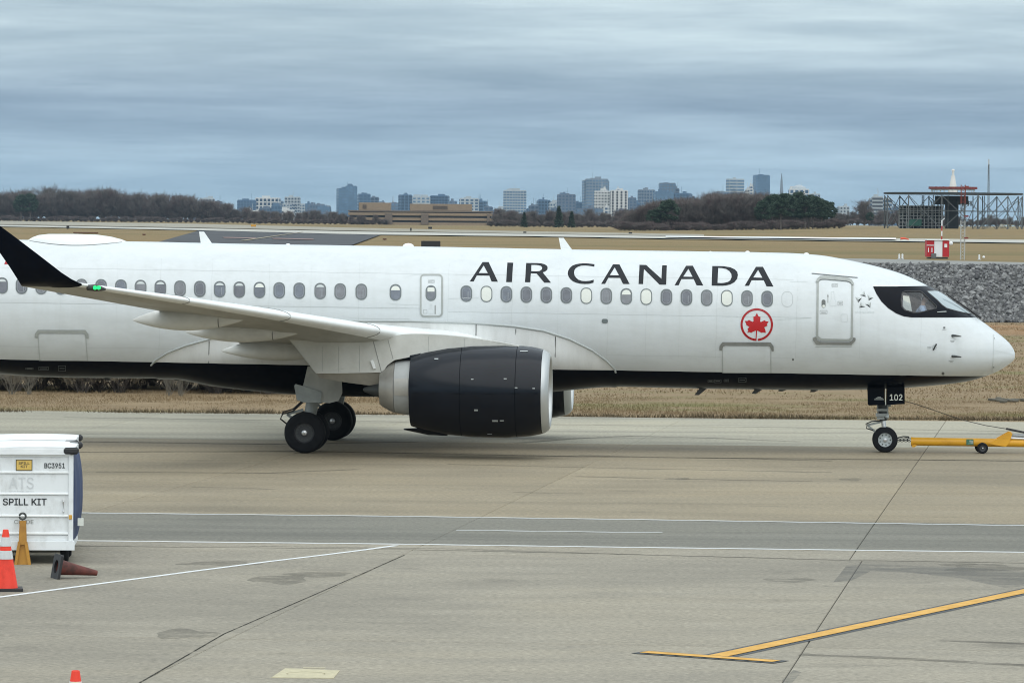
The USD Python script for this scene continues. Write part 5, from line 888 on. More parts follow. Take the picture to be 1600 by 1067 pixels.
def winglet_ring(le, te, t, tc, k):
    a, b = loc(*le, t), loc(*te, t - 0.02); X, Zz = airfoil(22, tc); c = np.linalg.norm(a - b); nn = np.array([0, sin(k), cos(k)]); return a + (b - a) * X[:, None] + nn * (Zz * c)[:, None]
WL = np.array([winglet_ring(le, te, t, tc, k) for (le, te, t, tc), k in zip(WINGLET, (0.1, 0.55, 0.95, 1.2, 1.3, 1.35, 1.4, 1.4))])
def cap_ring(m, r): n = len(r); m.add(np.vstack([r, r.mean(0)]), [(i, (i + 1) % n, n) for i in range(n)])
def droop(V, s): V = V.copy(); V[..., 2] -= s * np.maximum(0, -V[..., 1] - 2) ; return V
for side_, nm in ((1, 'near'), (-1, 'far')):
    mir = np.array([1, side_, 1.0]); dr_ = (lambda V: V) if side_ == 1 else (lambda V: droop(V, 0.062))
    W_ = dr_(WG) * mir; NL = 7                                   # leading edge strip as slats
    iL = np.arange(21 - NL, 21 + 4 + 1); m = MB()
    m.grid(W_[:, :21 - NL + 1]); m.grid(W_[:, 21 + 4:]); wing = obj('wing', m.get(), wing_paint, air, smooth=35)
    for a, b in ((0, 8), (8, 14), (14, 20), (20, 27)):
        m = MB().grid(W_[a:b + 1 if b < 27 else 27][:, iL] + np.array([0.004, 0, 0])); obj('slat', m.get(), slat_paint, wing, smooth=True)
    for b in (8, 14, 20): obj('slat_joint', MB().tube(W_[b][iL] + np.array([0.006, 0, 0]), 0.011, 4, cap=False).get(), dark_seam, wing)
    m = MB().grid(dr_(WL) * mir); cap_ring(m, (dr_(WL) * mir)[-1]); obj('winglet', m.get(), black_paint, air, smooth=40)
    for (rear, bot, front, t, hgt) in (((206.5, 500.3), (282, 516.6), (385, 497.5), 9.7, 0.5), ((289.5, 519), (378, 535), (470, 519), 7.3, 0.5), ((344.5, 548.5), (420, 563), (520, 553), 4.0, 0.5)):
        r_, b_, f_ = loc(*rear, t), loc(*bot, t), loc(*front, t); Lc = f_[0] - r_[0]; u = np.linspace(0, 1, 26); zm = r_[2] + (f_[2] - r_[2]) * u; dep = (zm[12] - b_[2]); prof_ = np.where(u < 0.5, np.sin(pi / 2 * np.minimum(1, u / 0.5)) ** 0.8, np.cos(pi / 2 * np.clip((u - 0.5) / 0.5, 0, 1)) ** 0.75); g = np.linspace(0, 2 * pi, 18)[:-1]
        ring_ = np.array([np.stack([np.full(17, r_[0] + Lc * uu), -t + 0.27 * p * np.cos(g) * (0.4 + 0.6 * p), z0 + np.where(np.sin(g) < 0, dep, 0.34) * p * np.sin(g)], -1) for uu, p, z0 in zip(u, prof_, zm)]); ring_ = np.concatenate([ring_, ring_[:, :1]], 1)
        ff = obj('flap_fairing', MB().grid(dr_(ring_) * mir).get(), canoe_paint, air, smooth=True); obj('fairing_joint', MB().tube((dr_(ring_) * mir)[19][8:] + np.array([0, 0, 0]), 0.012, 4, cap=False).get(), dark_seam, ff)
nl = [loc(134.5, 449.3, 16.35), loc(146, 449.8, 16.2), loc(160, 452, 16.0)]
obj('light_housing', MB().tube([nl[0] + (0.05, -.05, 0), nl[1] + (0.07, -.05, 0), nl[2] + (0.07, -.05, 0)], [0.07, 0.085, 0.03], 10).get(), dark_metal, air, smooth=True)
for px in (141.2, 147): p = loc(px, 449.4, 16.3) + (0.12, -0.08, 0); obj('navigation_light', trimesh.creation.icosphere(subdivisions=2, radius=0.045).apply_translation(p), green_glow, air, smooth=True)

# engines
def engine(side_):
    t = 5.3; c = loc(742, 610.5, t); cx0 = c[0]; cz = c[2]; s = FL / (116.04 - t); y0 = -t * side_
    X = lambda px: float(L(px, 610, t)[0]); R_ = lambda d: d / s
    e = obj('nacelle', MB().lathe([(X(643), R_(54)), (X(643.4), R_(56)), (X(665), R_(62.5)), (X(700), R_(69)), (X(740), R_(72.3)), (X(790), R_(72.8)), (X(830), R_(69.8)), (X(845.3), R_(66.6)), (X(848.6), R_(65.6))], 72, 'x', (0, y0, cz)).get(), navy_paint, air, smooth=50)
    obj('intake_lip', MB().lathe([(X(848.8), R_(65.5)), (X(853), R_(63.6)), (X(857), R_(61)), (X(860), R_(57)), (X(860.6), R_(54.5)), (X(859), R_(52.2)), (X(852), R_(50)), (X(838), R_(49.5))], 72, 'x', (0, y0, cz)).get(), lip_metal, e, smooth=50)
    obj('intake_duct', MB().lathe([(X(838), R_(49.5)), (X(810), R_(52)), (X(795), R_(52))], 48, 'x', (0, y0, cz)).get(), core_metal, e, smooth=True)
    m = MB(); m.lathe([(X(806), 0.02), (X(798), 0.2), (X(790), 0.3)], 24, 'x', (0, y0, cz))
    for k in range(20):
        a = 2 * pi * k / 20; d = np.array([0, cos(a), sin(a)]); q = np.array([0, -sin(a), cos(a)]); r0, r1 = 0.25, R_(51.5); b = np.array([X(791), y0, cz])
        m.add([b + d * r0 - q * .05, b + d * r0 + q * .05 + (-.12, 0, 0), b + d * r1 + q * .16 + (-.2, 0, 0), b + d * r1 - q * .12], [(0, 1, 2, 3)])
    obj('fan', m.get(), fan_dark, e)
    c2 = cz + R_(2.5)
    obj('fan_nozzle', MB().lathe([(X(643), R_(53.5)), (X(646), R_(50)), (X(646), R_(40))], 48, 'x', (0, y0, cz)).get(), dark_metal, e)
    cc = c2 - R_(-0.5) + 0.0; cc = cz + R_(5)
    obj('core_cowl', MB().lathe([(X(648), R_(45)), (X(642), R_(44.5)), (X(618.5), R_(40.8))], 48, 'x', (0, y0, cc)).get(), core_pale, e, smooth=40)
    obj('core_ring', MB().lathe([(X(618), R_(40.4)), (X(617.5), R_(40.9)), (X(607), R_(36.6))], 48, 'x', (0, y0, cc)).get(), core_metal, e, smooth=40)
    aa = np.radians(np.linspace(-2, 34, 10)) - 0.25; xa = np.array([641.5, 619]); ra = np.array([44.9, 41.2])
    obj('core_panel', MB().grid(np.array([[(X(a), y0 - side_ * R_(r + .25) * cos(q), cc + R_(r + .25) * sin(q)) for q in aa] for a, r in zip(xa, ra)])).get(), core_metal, e, smooth=True)
    obj('exhaust_nozzle', MB().lathe([(X(607.5), R_(36.2)), (X(600), R_(32.5)), (X(594.6), R_(28.5)), (X(594.3), R_(27)), (X(600), R_(26)), (X(604), R_(8))], 48, 'x', (0, y0, cc)).get(), core_metal, e, smooth=40)
    obj('exhaust_plug', MB().lathe([(X(603), R_(15)), (X(588), R_(10.5)), (X(569), R_(3.5)), (X(567), 0.005)], 24, 'x', (0, y0, cc - R_(5))).get(), dark_metal, e, smooth=True)
    obj('upper_bifurcation', trimesh.convex.convex_hull(np.array([(X(x), y0 + w, loc(x, y, t)[2]) for x, y, w in ((616.5, 560, -.12), (616.5, 560, .12), (617, 562.5, -.12), (617, 562.5, .12), (640, 553.5, -.3), (640, 553.5, .3), (662, 549, -.3), (662, 549, .3), (650, 559, -.40), (650, 559, .40), (640, 558.5, -.3), (640, 558.5, .3))])), navy_paint, e, smooth=40)
    obj('lower_bifurcation', trimesh.convex.convex_hull(np.array([(X(x), y0 + w, loc(x, y, t)[2]) for x, y, w in ((631, 669.5, -.05), (631, 669.5, .05), (632, 671.5, 0), (660, 668, -.18), (660, 668, .18), (670, 679.5, 0), (700, 680.5, -.1), (700, 680.5, .1), (700, 674, -.2), (700, 674, .2))])), navy_paint, e, smooth=40)
    def on_nac(px, py): 
        x = X(px); r = np.interp(px, [643, 665, 700, 740, 790, 830, 845], [R_(v) for v in (56, 62.5, 69, 72.3, 72.8, 69.8, 66.6)]); z = loc(px, py, t + 1.0)[2]; dz = np.clip((z - cz) / r, -.999, .999); return np.array([x, y0 - side_ * r * sqrt(1 - dz * dz), z]), np.array([0, -side_ * sqrt(1 - dz * dz), dz])
    for px, py, w, h in ((768, 541.3, 8, 1.6), (820, 549.7, 12, 2.2), (685, 561.5, 6, 1.8), (743, 592.4, 4, 1), (794, 591.5, 4.5, 1), (811, 605.4, 4, 1), (838, 606.6, 4, 1), (749, 640.5, 6, 2.4), (778, 657.6, 9, 2.6), (788.5, 657.4, 6, 2), (768, 679.4, 7, 1.6)):
        p, n = on_nac(px, py); tz = np.cross(n, [1, 0, 0]); obj('latch_plate', MB().box(p + n * 0.004, (w / s, 0.012, h / s), R=np.stack([[1, 0, 0], n, tz], 1)).get(), decal_pale if py < 640 else decal_grey, e)
    obj('cowl_split', MB().tube([on_nac(px, 614.5)[0] + on_nac(px, 614.5)[1] * .002 for px in (650, 680, 720, 770, 810, 843)], .006, 4).get(), seam_black, e)
    for px in (723, 809): 
        r = np.interp(px, [643, 665, 700, 740, 790, 830, 845], [R_(v) for v in (56, 62.5, 69, 72.3, 72.8, 69.8, 66.6)]); obj('cowl_gap', MB().lathe([(X(px - .4), r + .002), (X(px + .4), r + .002)], 72, 'x', (0, y0, cz)).get(), seam_black, e)
    # pylon
    top = [(452, 530.5), (500, 532.5), (560, 532), (608, 526.5), (630, 522), (652, 521.2), (690, 522.6), (726, 526), (765, 531.5), (812, 540)]
    botm = [(452, 531.5), (495, 583), (500, 590.5), (540, 597), (578, 602), (602, 597.5), (607, 570), (618, 562), (670, 552), (726, 547), (812, 545)]
    poly = Polygon(top + botm[::-1]); pv = []
    upper = Polygon(top + [(812, 545), (726, 547), (670, 552), (618, 562), (607, 570), (600, 581), (540, 582.5), (495, 583)])
    lower = Polygon([(495, 583.3), (540, 582.8), (598, 581.5), (602, 597.5), (578, 602), (540, 597), (500, 590.5)])
    def pyl(poly_, wid, nm, mt_):
        v2, f = trimesh.creation.triangulate_polygon(poly_, engine='earcut'); v, f = trimesh.remesh.subdivide_to_size(np.c_[v2, np.zeros(len(v2))], f, 9, max_iter=10); p = v[:, :2]; x, z = L(p[:, 0], p[:, 1], np.full(len(p), t))
        ht = np.array([wid(a, b) for a, b in p]); m = MB().add(np.stack([x, y0 - ht, z], -1), f).add(np.stack([x, y0 + ht, z], -1), np.asarray(f)[:, ::-1])
        c = np.array(poly_.exterior.coords); x, z = L(c[:, 0], c[:, 1], np.full(len(c), t)); ht = np.array([wid(a, b) for a, b in c]); m.grid(np.stack([np.stack([x, y0 - ht, z], -1), np.stack([x, y0 + ht, z], -1)], 1)); return obj(nm, m.get(), mt_, e if nm != 'pylon' else air, smooth=40)
    wu = lambda a, b: 0.05 + 0.27 * sst(450, 540, a) * (1 - 0.35 * sst(700, 812, a))
    py_ = pyl(upper, wu, 'pylon', pylon_paint); pyl(lower, lambda a, b: 0.05 + 0.23 * sst(450, 560, a) - 0.01 * (b - 582), 'pylon_heat_shield', core_metal)
    if side_ == 1:
        for a, b, w in (((585, 532), (602, 596), .9), ((505, 541), (505, 580), .45), ((531, 540), (531, 581), .45), ((564, 539), (564, 580), .45), ((671, 525), (671, 550), .5), ((727, 528), (727, 545), .5), ((608, 530), (616, 560), .6)):
            obj('panel_gap', MB().tube([loc(*a, t) + (0, -wu(*a) - .002, 0), loc(*b, t) + (0, -wu(*b) - .002, 0)], w / s * 0.6, 5).get(), trim_dark if w > .5 else trim_grey, py_)
        obj('scoop', MB().bar(loc(583, 562, t) + (0, -.35, 0), loc(587.5, 575, t) + (0, -.35, 0), 0.07, 0.05).get(), slat_paint, py_)
engine(1); engine(-1)

# landing gear
def wheel(parent, c, r, w, rim_r, rim_m, hub_m, spokes=10, out=-1):
    pr = [(-w / 2, rim_r), (-w / 2, r * .82), (-w * .42, r * .93), (-w * .3, r * .985), (0, r), (w * .3, r * .985), (w * .42, r * .93), (w / 2, r * .82), (w / 2, rim_r)]
    for k in (-.2, 0, .2): pass
    obj('tyre', MB().lathe(pr, 56, 'y', c).get(), tyre_black, parent, smooth=35); t_ = parent
    m = MB().lathe([(out * w * .48, rim_r * 1.02), (out * w * .44, rim_r * .96), (out * w * .36, rim_r * .9), (out * w * .30, rim_r * .62), (out * w * .34, rim_r * .34), (out * w * .34, 0.005)], 40, 'y', c); obj('rim', m.get(), rim_m, t_, smooth=35)
    h = MB()
    for k in range(spokes): a = 2 * pi * k / spokes; h.box(np.asarray(c) + (rim_r * .74 * cos(a), out * w * .345, rim_r * .74 * sin(a)), (rim_r * .16, 0.02, rim_r * .16))
    obj('rim_slots', h.get(), dark_metal, t_, kind='stuff'); obj('hub_cap', MB().lathe([(out * w * .34, rim_r * .3), (out * w * .5, rim_r * .24), (out * w * .53, 0.004)], 20, 'y', c).get(), hub_m, t_, smooth=40)
for side_ in (1, -1):
    ty = 3.37 * side_; g = thing('landing_gear', parent=air)
    gx = 0.1; Rw = 0.533
    for k, o in ((0.46, -1), (-0.46, 1)): wheel(g, (gx, -(ty + k * 1.0), Rw), Rw, 0.38, 0.265, rim_dark, bare_metal, 16, -1)
    obj('axle', MB().tube([(gx, -ty - .4, Rw), (gx, -ty + .4, Rw)], 0.09, 14).get(), gear_grey, g)
    p = lambda px, py, t=3.37: loc(px, py, t)
    obj('piston', MB().tube([(gx, -ty, Rw - .05), (gx + 0.12, -ty, 1.25)], 0.085, 16).get(), bare_metal, g, smooth=True)
    obj('strut', MB().tube([(gx + .08, -ty, 0.98), (gx + .3, -ty, 2.2)], [0.16, 0.18], 18).get(), gear_grey, g, smooth=True)
    obj('side_stay', MB().bar((gx + .18, -ty, 1.5), (gx + .25, -ty * .45, 1.95), 0.1).get(), gear_grey, g)
    obj('torque_link', MB().bar((gx - .1, -ty, 1.1), (gx - .52, -ty, 0.98), .07).bar((gx - .52, -ty, .98), (gx - .1, -ty, .66), .07).get(), gear_grey, g)
    m = MB()
    for q in (0, .05): m.tube([(gx - .1, -ty - .1, 1.35 - q), (gx - .35, -ty - .12, 1.12 - q), (gx - .62, -ty - .1, 1.04 - q), (gx - .68, -ty - .1, .86), (gx - .5, -ty - .1, .72)], 0.022, 6)
    obj('brake_hose', m.get(), rubber, g)
    off = (0, 0.0, 0)
    def plate(pts, t, th, nm, mt_):
        P2 = np.array([loc(a, b, t) for a, b in pts]); poly = Polygon(P2[:, [0, 2]]); tt = t * side_
        obj(nm, MB().prism(poly, lambda v: np.stack([v[:, 0], np.full(len(v), -tt), v[:, 1]], -1), (0, -th * side_, 0)).get(), mt_, g)
    plate([(481, 572), (474, 602.5), (503, 612), (501.5, 628), (515, 629.5), (529, 626), (535, 614), (534, 592), (520, 575)], 3.62, 0.05, 'gear_door', gear_door)
    plate([(460, 602.5), (464, 625), (475, 628.5), (502, 629), (503, 612), (474, 603), (462, 600)], 3.70, 0.05, 'leg_door', gear_grey)
ng = thing('landing_gear', parent=air, label='nose gear with twin light-rimmed wheels and numbered black doors'); c = loc(1383, 687, 0.25); 
for k, o in ((0.19, -1), (-0.19, 1)): wheel(ng, (c[0], -k, 0.333), 0.335, 0.2, 0.185, rim_grey, bare_metal, 9, -1 if k > 0 else 1)
obj('axle', MB().tube([(c[0], -.25, .333), (c[0], .25, .333)], 0.05, 12).get(), gear_grey, ng)
q = lambda px, py: loc(px, py, 0.0)
obj('piston', MB().tube([q(1383, 690), q(1380, 655)], 0.062, 16).get(), bare_metal, ng, smooth=True); obj('strut', MB().tube([q(1380.5, 657), q(1378, 628)], [0.10, 0.13], 16).get(), dark_metal, ng, smooth=True)
m = MB(); m.tube([q(1375, 655), q(1373, 632)], 0.05, 8).tube([q(1386, 652), q(1386, 632)], 0.035, 8); m.box(q(1378.5, 648), (0.34, 0.3, 0.08)).box(q(1378.5, 640), (0.30, 0.34, 0.06)).box(q(1376, 652.5), (0.2, 0.22, .08)).bar(q(1384, 635), q(1392, 633), .05); obj('steering_links', m.get(), gear_grey, ng)
obj('taxi_light', MB().lathe([(-.06, .03), (0, .06), (.03, .06), (.04, .005)], 14, 'x', q(1386.5, 650.5) + (0, -.12, 0)).get(), rim_grey, ng, smooth=True)
obj('torque_link', MB().bar(q(1377, 659), q(1355, 664), .055).bar(q(1355, 664), q(1372, 678), .055).get(), gear_grey, ng); obj('hose', MB().tube([q(1376, 657) + (0, -.06, 0), q(1362, 658) + (0, -.06, 0), q(1353, 662) + (0, -.06, 0), q(1354, 669) + (0, -.06, 0), q(1364, 672) + (0, -.06, 0)], 0.018, 6).get(), rubber, ng)
def ndoor(pts, t): P2 = np.array([loc(a, b, t) for a, b in pts]); return MB().prism(Polygon(P2[:, [0, 2]]), lambda v: np.stack([v[:, 0], np.full(len(v), -t), v[:, 1]], -1), (0, 0.035, 0)).get()
for t in (0.42, -0.42):
    d1 = obj('gear_door', ndoor([(1355, 604), (1356, 631.5), (1358, 633.4), (1382.6, 632.6), (1382.6, 604)], t), black_paint, ng); d2 = obj('gear_door', ndoor([(1385, 604), (1384.4, 632.4), (1413.8, 631.2), (1413.4, 604)], t), black_paint, ng)
    if t > 0:
        flat_text('number', '102', 1390.2, 1410, 615.8, 625.8, shade_white, lambda p: np.stack([L(p[:, 0], p[:, 1], np.full(len(p), .42))[0], np.full(len(p), -0.426), L(p[:, 0], p[:, 1], np.full(len(p), .42))[1]], -1), ng, bold=True)
        obj('door_edge_strip', ndoor([(1382.8, 607), (1383.4, 632.6), (1384.6, 632.6), (1384, 607)], t + .01), shade_white, ng)
        for k, (a, b) in enumerate(((1371, 1376.5), (1368.5, 1379), (1366, 1381))): obj('print_line', ndoor([(a, 619.6 + 1.9 * k), (a, 620.7 + 1.9 * k), (b, 620.7 + 1.9 * k), (b, 619.6 + 1.9 * k)], t + .004), trim_grey, ng)
# antennas, radome on the roof, tail
m = MB(); rx, ry, rz_ = [], [], []; U = np.linspace(0, 1, 40); a0, a1 = loc(45, 372, 0)[0], loc(197, 378, 0)[0]; VV = []
for u in U:
    x = a0 + (a1 - a0) * u; top, bot, w, zc = [float(v[0]) for v in sec(np.array([x]))]; hh = max(0.0, np.interp(u, [0, .04, .10, .2, .45, .7, .85, .95, 1], [0, .07, .13, .165, .175, .165, .115, .05, 0])); wd = 0.62 * max(0.02, sin(pi * min(1, max(0, u * .94 + .03)))) ** .5; a = np.linspace(-1, 1, 21)
    VV.append([(x, s_ * wd, top - 0.02 - (1 - sqrt(max(0, 1 - (s_ * wd / 1.75) ** 2))) * 1.8 + (hh + .02) * max(0, 1 - s_ ** 4) ** .5 - (0.03 if abs(s_) == 1 else 0)) for s_ in a])
obj('roof_radome', MB().grid(np.array(VV)).get(), slat_paint, air, smooth=True)
ed = np.array([v[0] for v in VV])[1:-1]; obj('radome_seal', MB().tube(ed + (0, -.01, .03), 0.028, 6).get(), dark_seam, air)
for bx, by, tx, ty_ in ((330, 379.5, 311, 362), (893, 389.5, 873, 371.8)):
    b, tp = loc(bx, by, 0), loc(tx, ty_, 0); m = MB(); n = .03
    m.add([(b[0] - .27, -n, b[2] - .05), (b[0] + .04, -n, b[2] - .05), (b[0] + .04, n, b[2] - .05), (b[0] - .27, n, b[2] - .05), (tp[0], -n * .5, tp[2]), (tp[0] + .13, -n * .5, tp[2]), (tp[0] + .13, n * .5, tp[2]), (tp[0], n * .5, tp[2])], [(0, 1, 5, 4), (1, 2, 6, 5), (2, 3, 7, 6), (3, 0, 4, 7), (4, 5, 6, 7)]); obj('blade_antenna', m.get(), slat_paint, air)
for px, py, r in ((450, 381.6, .035), (638, 384.4, .085), (1110, 393, .025), (1168, 393.2, .035), (1260, 396.4, .04)):
    b = loc(px, py, 0); obj('roof_antenna', trimesh.creation.icosphere(subdivisions=2, radius=1).apply_scale((r * 1.8, r, r * 1.1)).apply_translation(b + (0, 0, -.02)), slat_paint, air, smooth=True)
for px, py, l in ((1101, 607, .22), (1187, 609, .13), (1225, 610, .03), (1275, 610.3, .05), (173, 590.5, .06), (282, 592, .05)):
    b = loc(px, py, 0); m = MB().add([(b[0] - .12, -.02, b[2] + .03), (b[0] + .1, -.02, b[2] + .03), (b[0] + .1, .02, b[2] + .03), (b[0] - .12, .02, b[2] + .03), (b[0] - .14 - l * .6, -.01, b[2] - l * .8), (b[0] - .02 - l * .6, -.01, b[2] - l * .8), (b[0] - .02 - l * .6, .01, b[2] - l * .8), (b[0] - .14 - l * .6, .01, b[2] - l * .8)], [(0, 1, 5, 4), (1, 2, 6, 5), (2, 3, 7, 6), (3, 0, 4, 7), (4, 5, 6, 7)]); obj('belly_antenna', m.get(), dark_metal, air)
X_, Z_ = airfoil(16, .1); FV = []
for z, le, te in ((5.0, -12.0, -18.0), (6.0, -13.6, -18.6), (11.0, -17.9, -21.0)): FV.append(np.stack([le - X_ * (le - te), Z_ * (le - te), np.full(len(X_), z)], -1))
m = MB().grid(np.array(FV)); cap_ring(m, FV[-1]); obj('tail_fin', m.get(), black_paint, air, smooth=40)
for s_ in (1, -1):
    HV = [np.stack([le - X_ * (le - te), np.full(len(X_), s_ * yy), zz + Z_ * (le - te)], -1) for yy, le, te, zz in ((0.3, -16.0, -19.0, 4.6), (6.0, -19.0, -20.5, 5.2))]; m = MB().grid(np.array(HV)); cap_ring(m, HV[-1]); obj('tailplane', m.get(), slat_paint, air, smooth=40)

# the pilot seen through the side window
def A2W(p): p = np.asarray(p, float); return AO + p[..., :1] * AX + (-p[..., 1:2]) * AT + p[..., 2:] * np.array([0, 0, 1.0])
import manifold3d as m3
def hull2(a, ra, b, rb): return m3.Manifold.hull_points(np.vstack([trimesh.creation.icosphere(subdivisions=2, radius=r).vertices + np.asarray(p) for p, r in ((a, ra), (b, rb))]).astype(np.float32))
eye = loc(1444, 467, 0.75); hx, hz_ = eye[0], eye[2]; yb = -0.75
J = {'pel': (hx - .12, yb, hz_ - .75), 'ch': (hx - .06, yb, hz_ - .38), 'nk': (hx - .03, yb, hz_ - .15), 'hd': (hx, yb, hz_ + .02)}
B = [hull2(J['pel'], .16, J['ch'], .15), hull2((hx - .06, yb - .15, hz_ - .28), .075, (hx - .06, yb + .15, hz_ - .28), .075), hull2(J['ch'], .13, (hx - .04, yb, hz_ - .24), .09), hull2(J['nk'], .055, (hx - .03, yb, hz_ - .28), .065), hull2(J['nk'], .052, J['hd'], .07), hull2((hx - .02, yb, hz_ + .05), .093, (hx + .03, yb, hz_ - .04), .066), hull2((hx + .10, yb, hz_ - .005), .012, (hx + .085, yb, hz_ + .03), .012), hull2((hx - .01, yb - .09, hz_), .018, (hx - .01, yb + .09, hz_), .018)]
for s_ in (-1, 1):
    sh_, el, wr = (hx - .06, yb + s_ * .19, hz_ - .29), (hx + .02, yb + s_ * .24, hz_ - .55), (hx + .28, yb + s_ * .16, hz_ - .48); B += [hull2(sh_, .065, el, .047), hull2(el, .045, wr, .032), hull2(wr, .034, (hx + .35, yb + s_ * .15, hz_ - .46), .03)]
    for k in range(4): B.append(hull2((hx + .35, yb + s_ * .15 + (k - 1.5) * .018, hz_ - .455), .010, (hx + .42 - .006 * abs(k - 1), yb + s_ * .15 + (k - 1.5) * .018, hz_ - .48), .008))
    B.append(hull2((hx + .32, yb + s_ * .12, hz_ - .455), .011, (hx + .38, yb + s_ * .105, hz_ - .45), .009)); B += [hull2(J['pel'], .12, (hx + .32, yb + s_ * .12, hz_ - .72), .085), hull2((hx + .32, yb + s_ * .12, hz_ - .72), .075, (hx + .38, yb + s_ * .12, hz_ - .80), .06)]
body = m3.Manifold.batch_boolean(B, m3.OpType.Add).refine_to_length(0.02); bm_ = body.to_mesh(); tmb = trimesh.Trimesh(bm_.vert_properties[:, :3], bm_.tri_verts, process=True); trimesh.smoothing.filter_taubin(tmb, iterations=6)
ctr = np.array([hx, yb, hz_ - .9]); pil = thing('person', A2W(ctr), -math.degrees(PSI), label='pilot in pale blue shirt seated behind the cockpit side window', category='person')
tmb.vertices = tmb.vertices - ctr; skin = plain('skin', (0.42, 0.25, 0.18), 0.6); shirt = plain('shirt_blue', (0.34, 0.46, 0.62), 0.8); hair_m = plain('hair_dark', (0.05, 0.035, 0.025), 0.7)
obj('body', tmb, skin, pil, smooth=True)
cl = m3.Manifold.batch_boolean([hull2(J['pel'], .175, J['ch'], .165), hull2((hx - .06, yb - .15, hz_ - .28), .088, (hx - .06, yb + .15, hz_ - .28), .088), hull2(J['ch'], .14, (hx - .04, yb, hz_ - .25), .10)] + [hull2((hx - .06, yb + s_ * .19, hz_ - .29), .077, (hx - .01, yb + s_ * .225, hz_ - .46), .064) for s_ in (-1, 1)], m3.OpType.Add).refine_to_length(.025).to_mesh()
obj('shirt', trimesh.Trimesh(cl.vert_properties[:, :3] - ctr, cl.tri_verts, process=True), shirt, pil, smooth=True)
hv = trimesh.creation.icosphere(subdivisions=3, radius=.102); hv.vertices = hv.vertices * (1.08, .95, 1) + (-.035, 0, .95 + .055 - .05); hv = hv.slice_plane((0.035, 0, .93), (-0.8, 0, .55)); obj('hair', hv, hair_m, pil, smooth=True)
for s_ in (-1, 1): obj('eye', trimesh.creation.icosphere(subdivisions=1, radius=.013).apply_translation((.088, s_ * .033, .925)), hair_m, pil)
obj('mouth', MB().box((.086, 0, .845), (.012, .045, .008)).get(), decal_red, pil)

# ---------------------------------------------------------------- tow bar and pull cord
tp = lambda px, py, t=0.0: A2W(loc(px, py, t))
tb = thing('tow_bar', label='yellow aircraft tow bar on small black wheels, hitched to the nose gear', category='tow bar')
Yb = float(tp(1480, 690)[1]); bz = float(at_y(1480, 690.3, Yb)[2]); xb = lambda px: float(at_y(px, 690, Yb)[0]); zb_ = lambda px, py: float(at_y(px, py, Yb)[2])
dy = lambda px: -(xb(px) - xb(1480)) * tan(PSI); bp = lambda px, py, o=0.0: np.array([xb(px), Yb + dy(px) - o, zb_(px, py)])
obj('tube', MB().tube([bp(1425.5, 689.6), bp(1580, 691.4), bp(1760, 693.5)], 6.4 * 115 / FL, 28).get(), yellow_bar, tb, smooth=40)
obj('end_plate', MB().tube([bp(1423.8, 689.6), bp(1427, 689.6)], 7 * 115 / FL, 28).get(), yellow_bar, tb); obj('bracket', trimesh.convex.convex_hull(np.array([bp(a, b, o) for a, b in ((1424.5, 693), (1433, 695.5), (1429, 698.5), (1425, 698.5)) for o in (.07, -.07)])), yellow_bar, tb)
for o in (.13, -.13):
    obj('strut_plate', MB().prism(Polygon([(1543, 692.5), (1576, 673.4), (1578, 676), (1580.5, 676), (1575, 692), (1570, 697)]), lambda v: np.array([bp(a, b, o) for a, b in v]), (0, .014, 0)).get(), yellow_bar, tb)
    w = thing('wheel', bp(1533.2, 698.9, o * 2.0), parent=tb); obj('tyre', MB().lathe([(-.05, .085), (-.05, .125), (-.03, .145), (.03, .145), (.05, .125), (.05, .085)], 32, 'y').get(), tyre_black, w, smooth=35); obj('rim', MB().lathe([(-.04, .088), (-.03, .05), (-.045, .03), (-.045, .003)], 24, 'y').get(), rim_dark, w, smooth=35); obj('hub_cap', MB().lathe([(-.045, .022), (-.07, .018), (-.072, .002)], 12, 'y').get(), bare_metal, w)
obj('axle', MB().tube([bp(1533.2, 698.9, .3), bp(1533.2, 698.9, -.3)], .025, 10).get(), dark_metal, tb)
obj('cross_rib', MB().bar(bp(1577.3, 675.5, .13), bp(1577.3, 675.5, -.13), .05).get(), yellow_bar, tb)
m = MB(); pts = [bp(x, y) for x, y in ((1404, 687.5), (1410, 686.8), (1417, 687.6), (1424, 687.4))]
for k in range(7):
    f = k / 7; p0_ = pts[0] * (1 - f) + pts[-1] * f; a = np.linspace(0, 2 * pi, 13); R1 = .045; ring_ = np.stack([p0_[0] + R1 * 1.3 * np.cos(a), p0_[1] + (R1 * np.sin(a) if k % 2 else 0 * a), p0_[2] + (0 * a if k % 2 else R1 * np.sin(a))], -1); m.tube(ring_, .011, 5, cap=False)
m.tube([bp(1402, 684), bp(1412, 682), bp(1421, 683)], [.012, .02, .028], 6); obj('shackle_chain', m.get(), dark_metal, tb)
obj('hydraulic_hose', MB().tube([bp(1570.5, 669, .1), bp(1590, 673, .1), bp(1640, 683, .1)], .028, 8).get(), rubber, tb); obj('pump_handle', MB().tube([bp(1580, 679, .05), bp(1620, 681, .05)], .045, 12).get(), core_pale, tb); obj('ram', MB().tube([bp(1577, 683.5, .06), bp(1625, 686, .06)], .04, 12).get(), bare_metal, tb)
obj('badge', MB().box(bp(1514.5, 690, .112), (.19, .02, .15)).get(), plain('badge_green', (0.05, 0.16, 0.10), 0.5), tb)
flat_text('badge_lettering', 'ATS', 1509.8, 1519.2, 687.4, 692.8, decal_pale, lambda p: np.array([bp(a, b, .124) for a, b in p]), tb, bold=True)
cd = [tp(1412, 626.5, .42), tp(1425, 629.5, .2), tp(1460, 641, 0), tp(1500, 655, 0), tp(1540, 664.5, 0), bp(1571, 669.3, .1)]
obj('pull_cord', MB().tube(cd, .010, 6).get(), rubber, label='thin dark cord slanting from the nose gear door to the tow bar hose', category='cord'); 

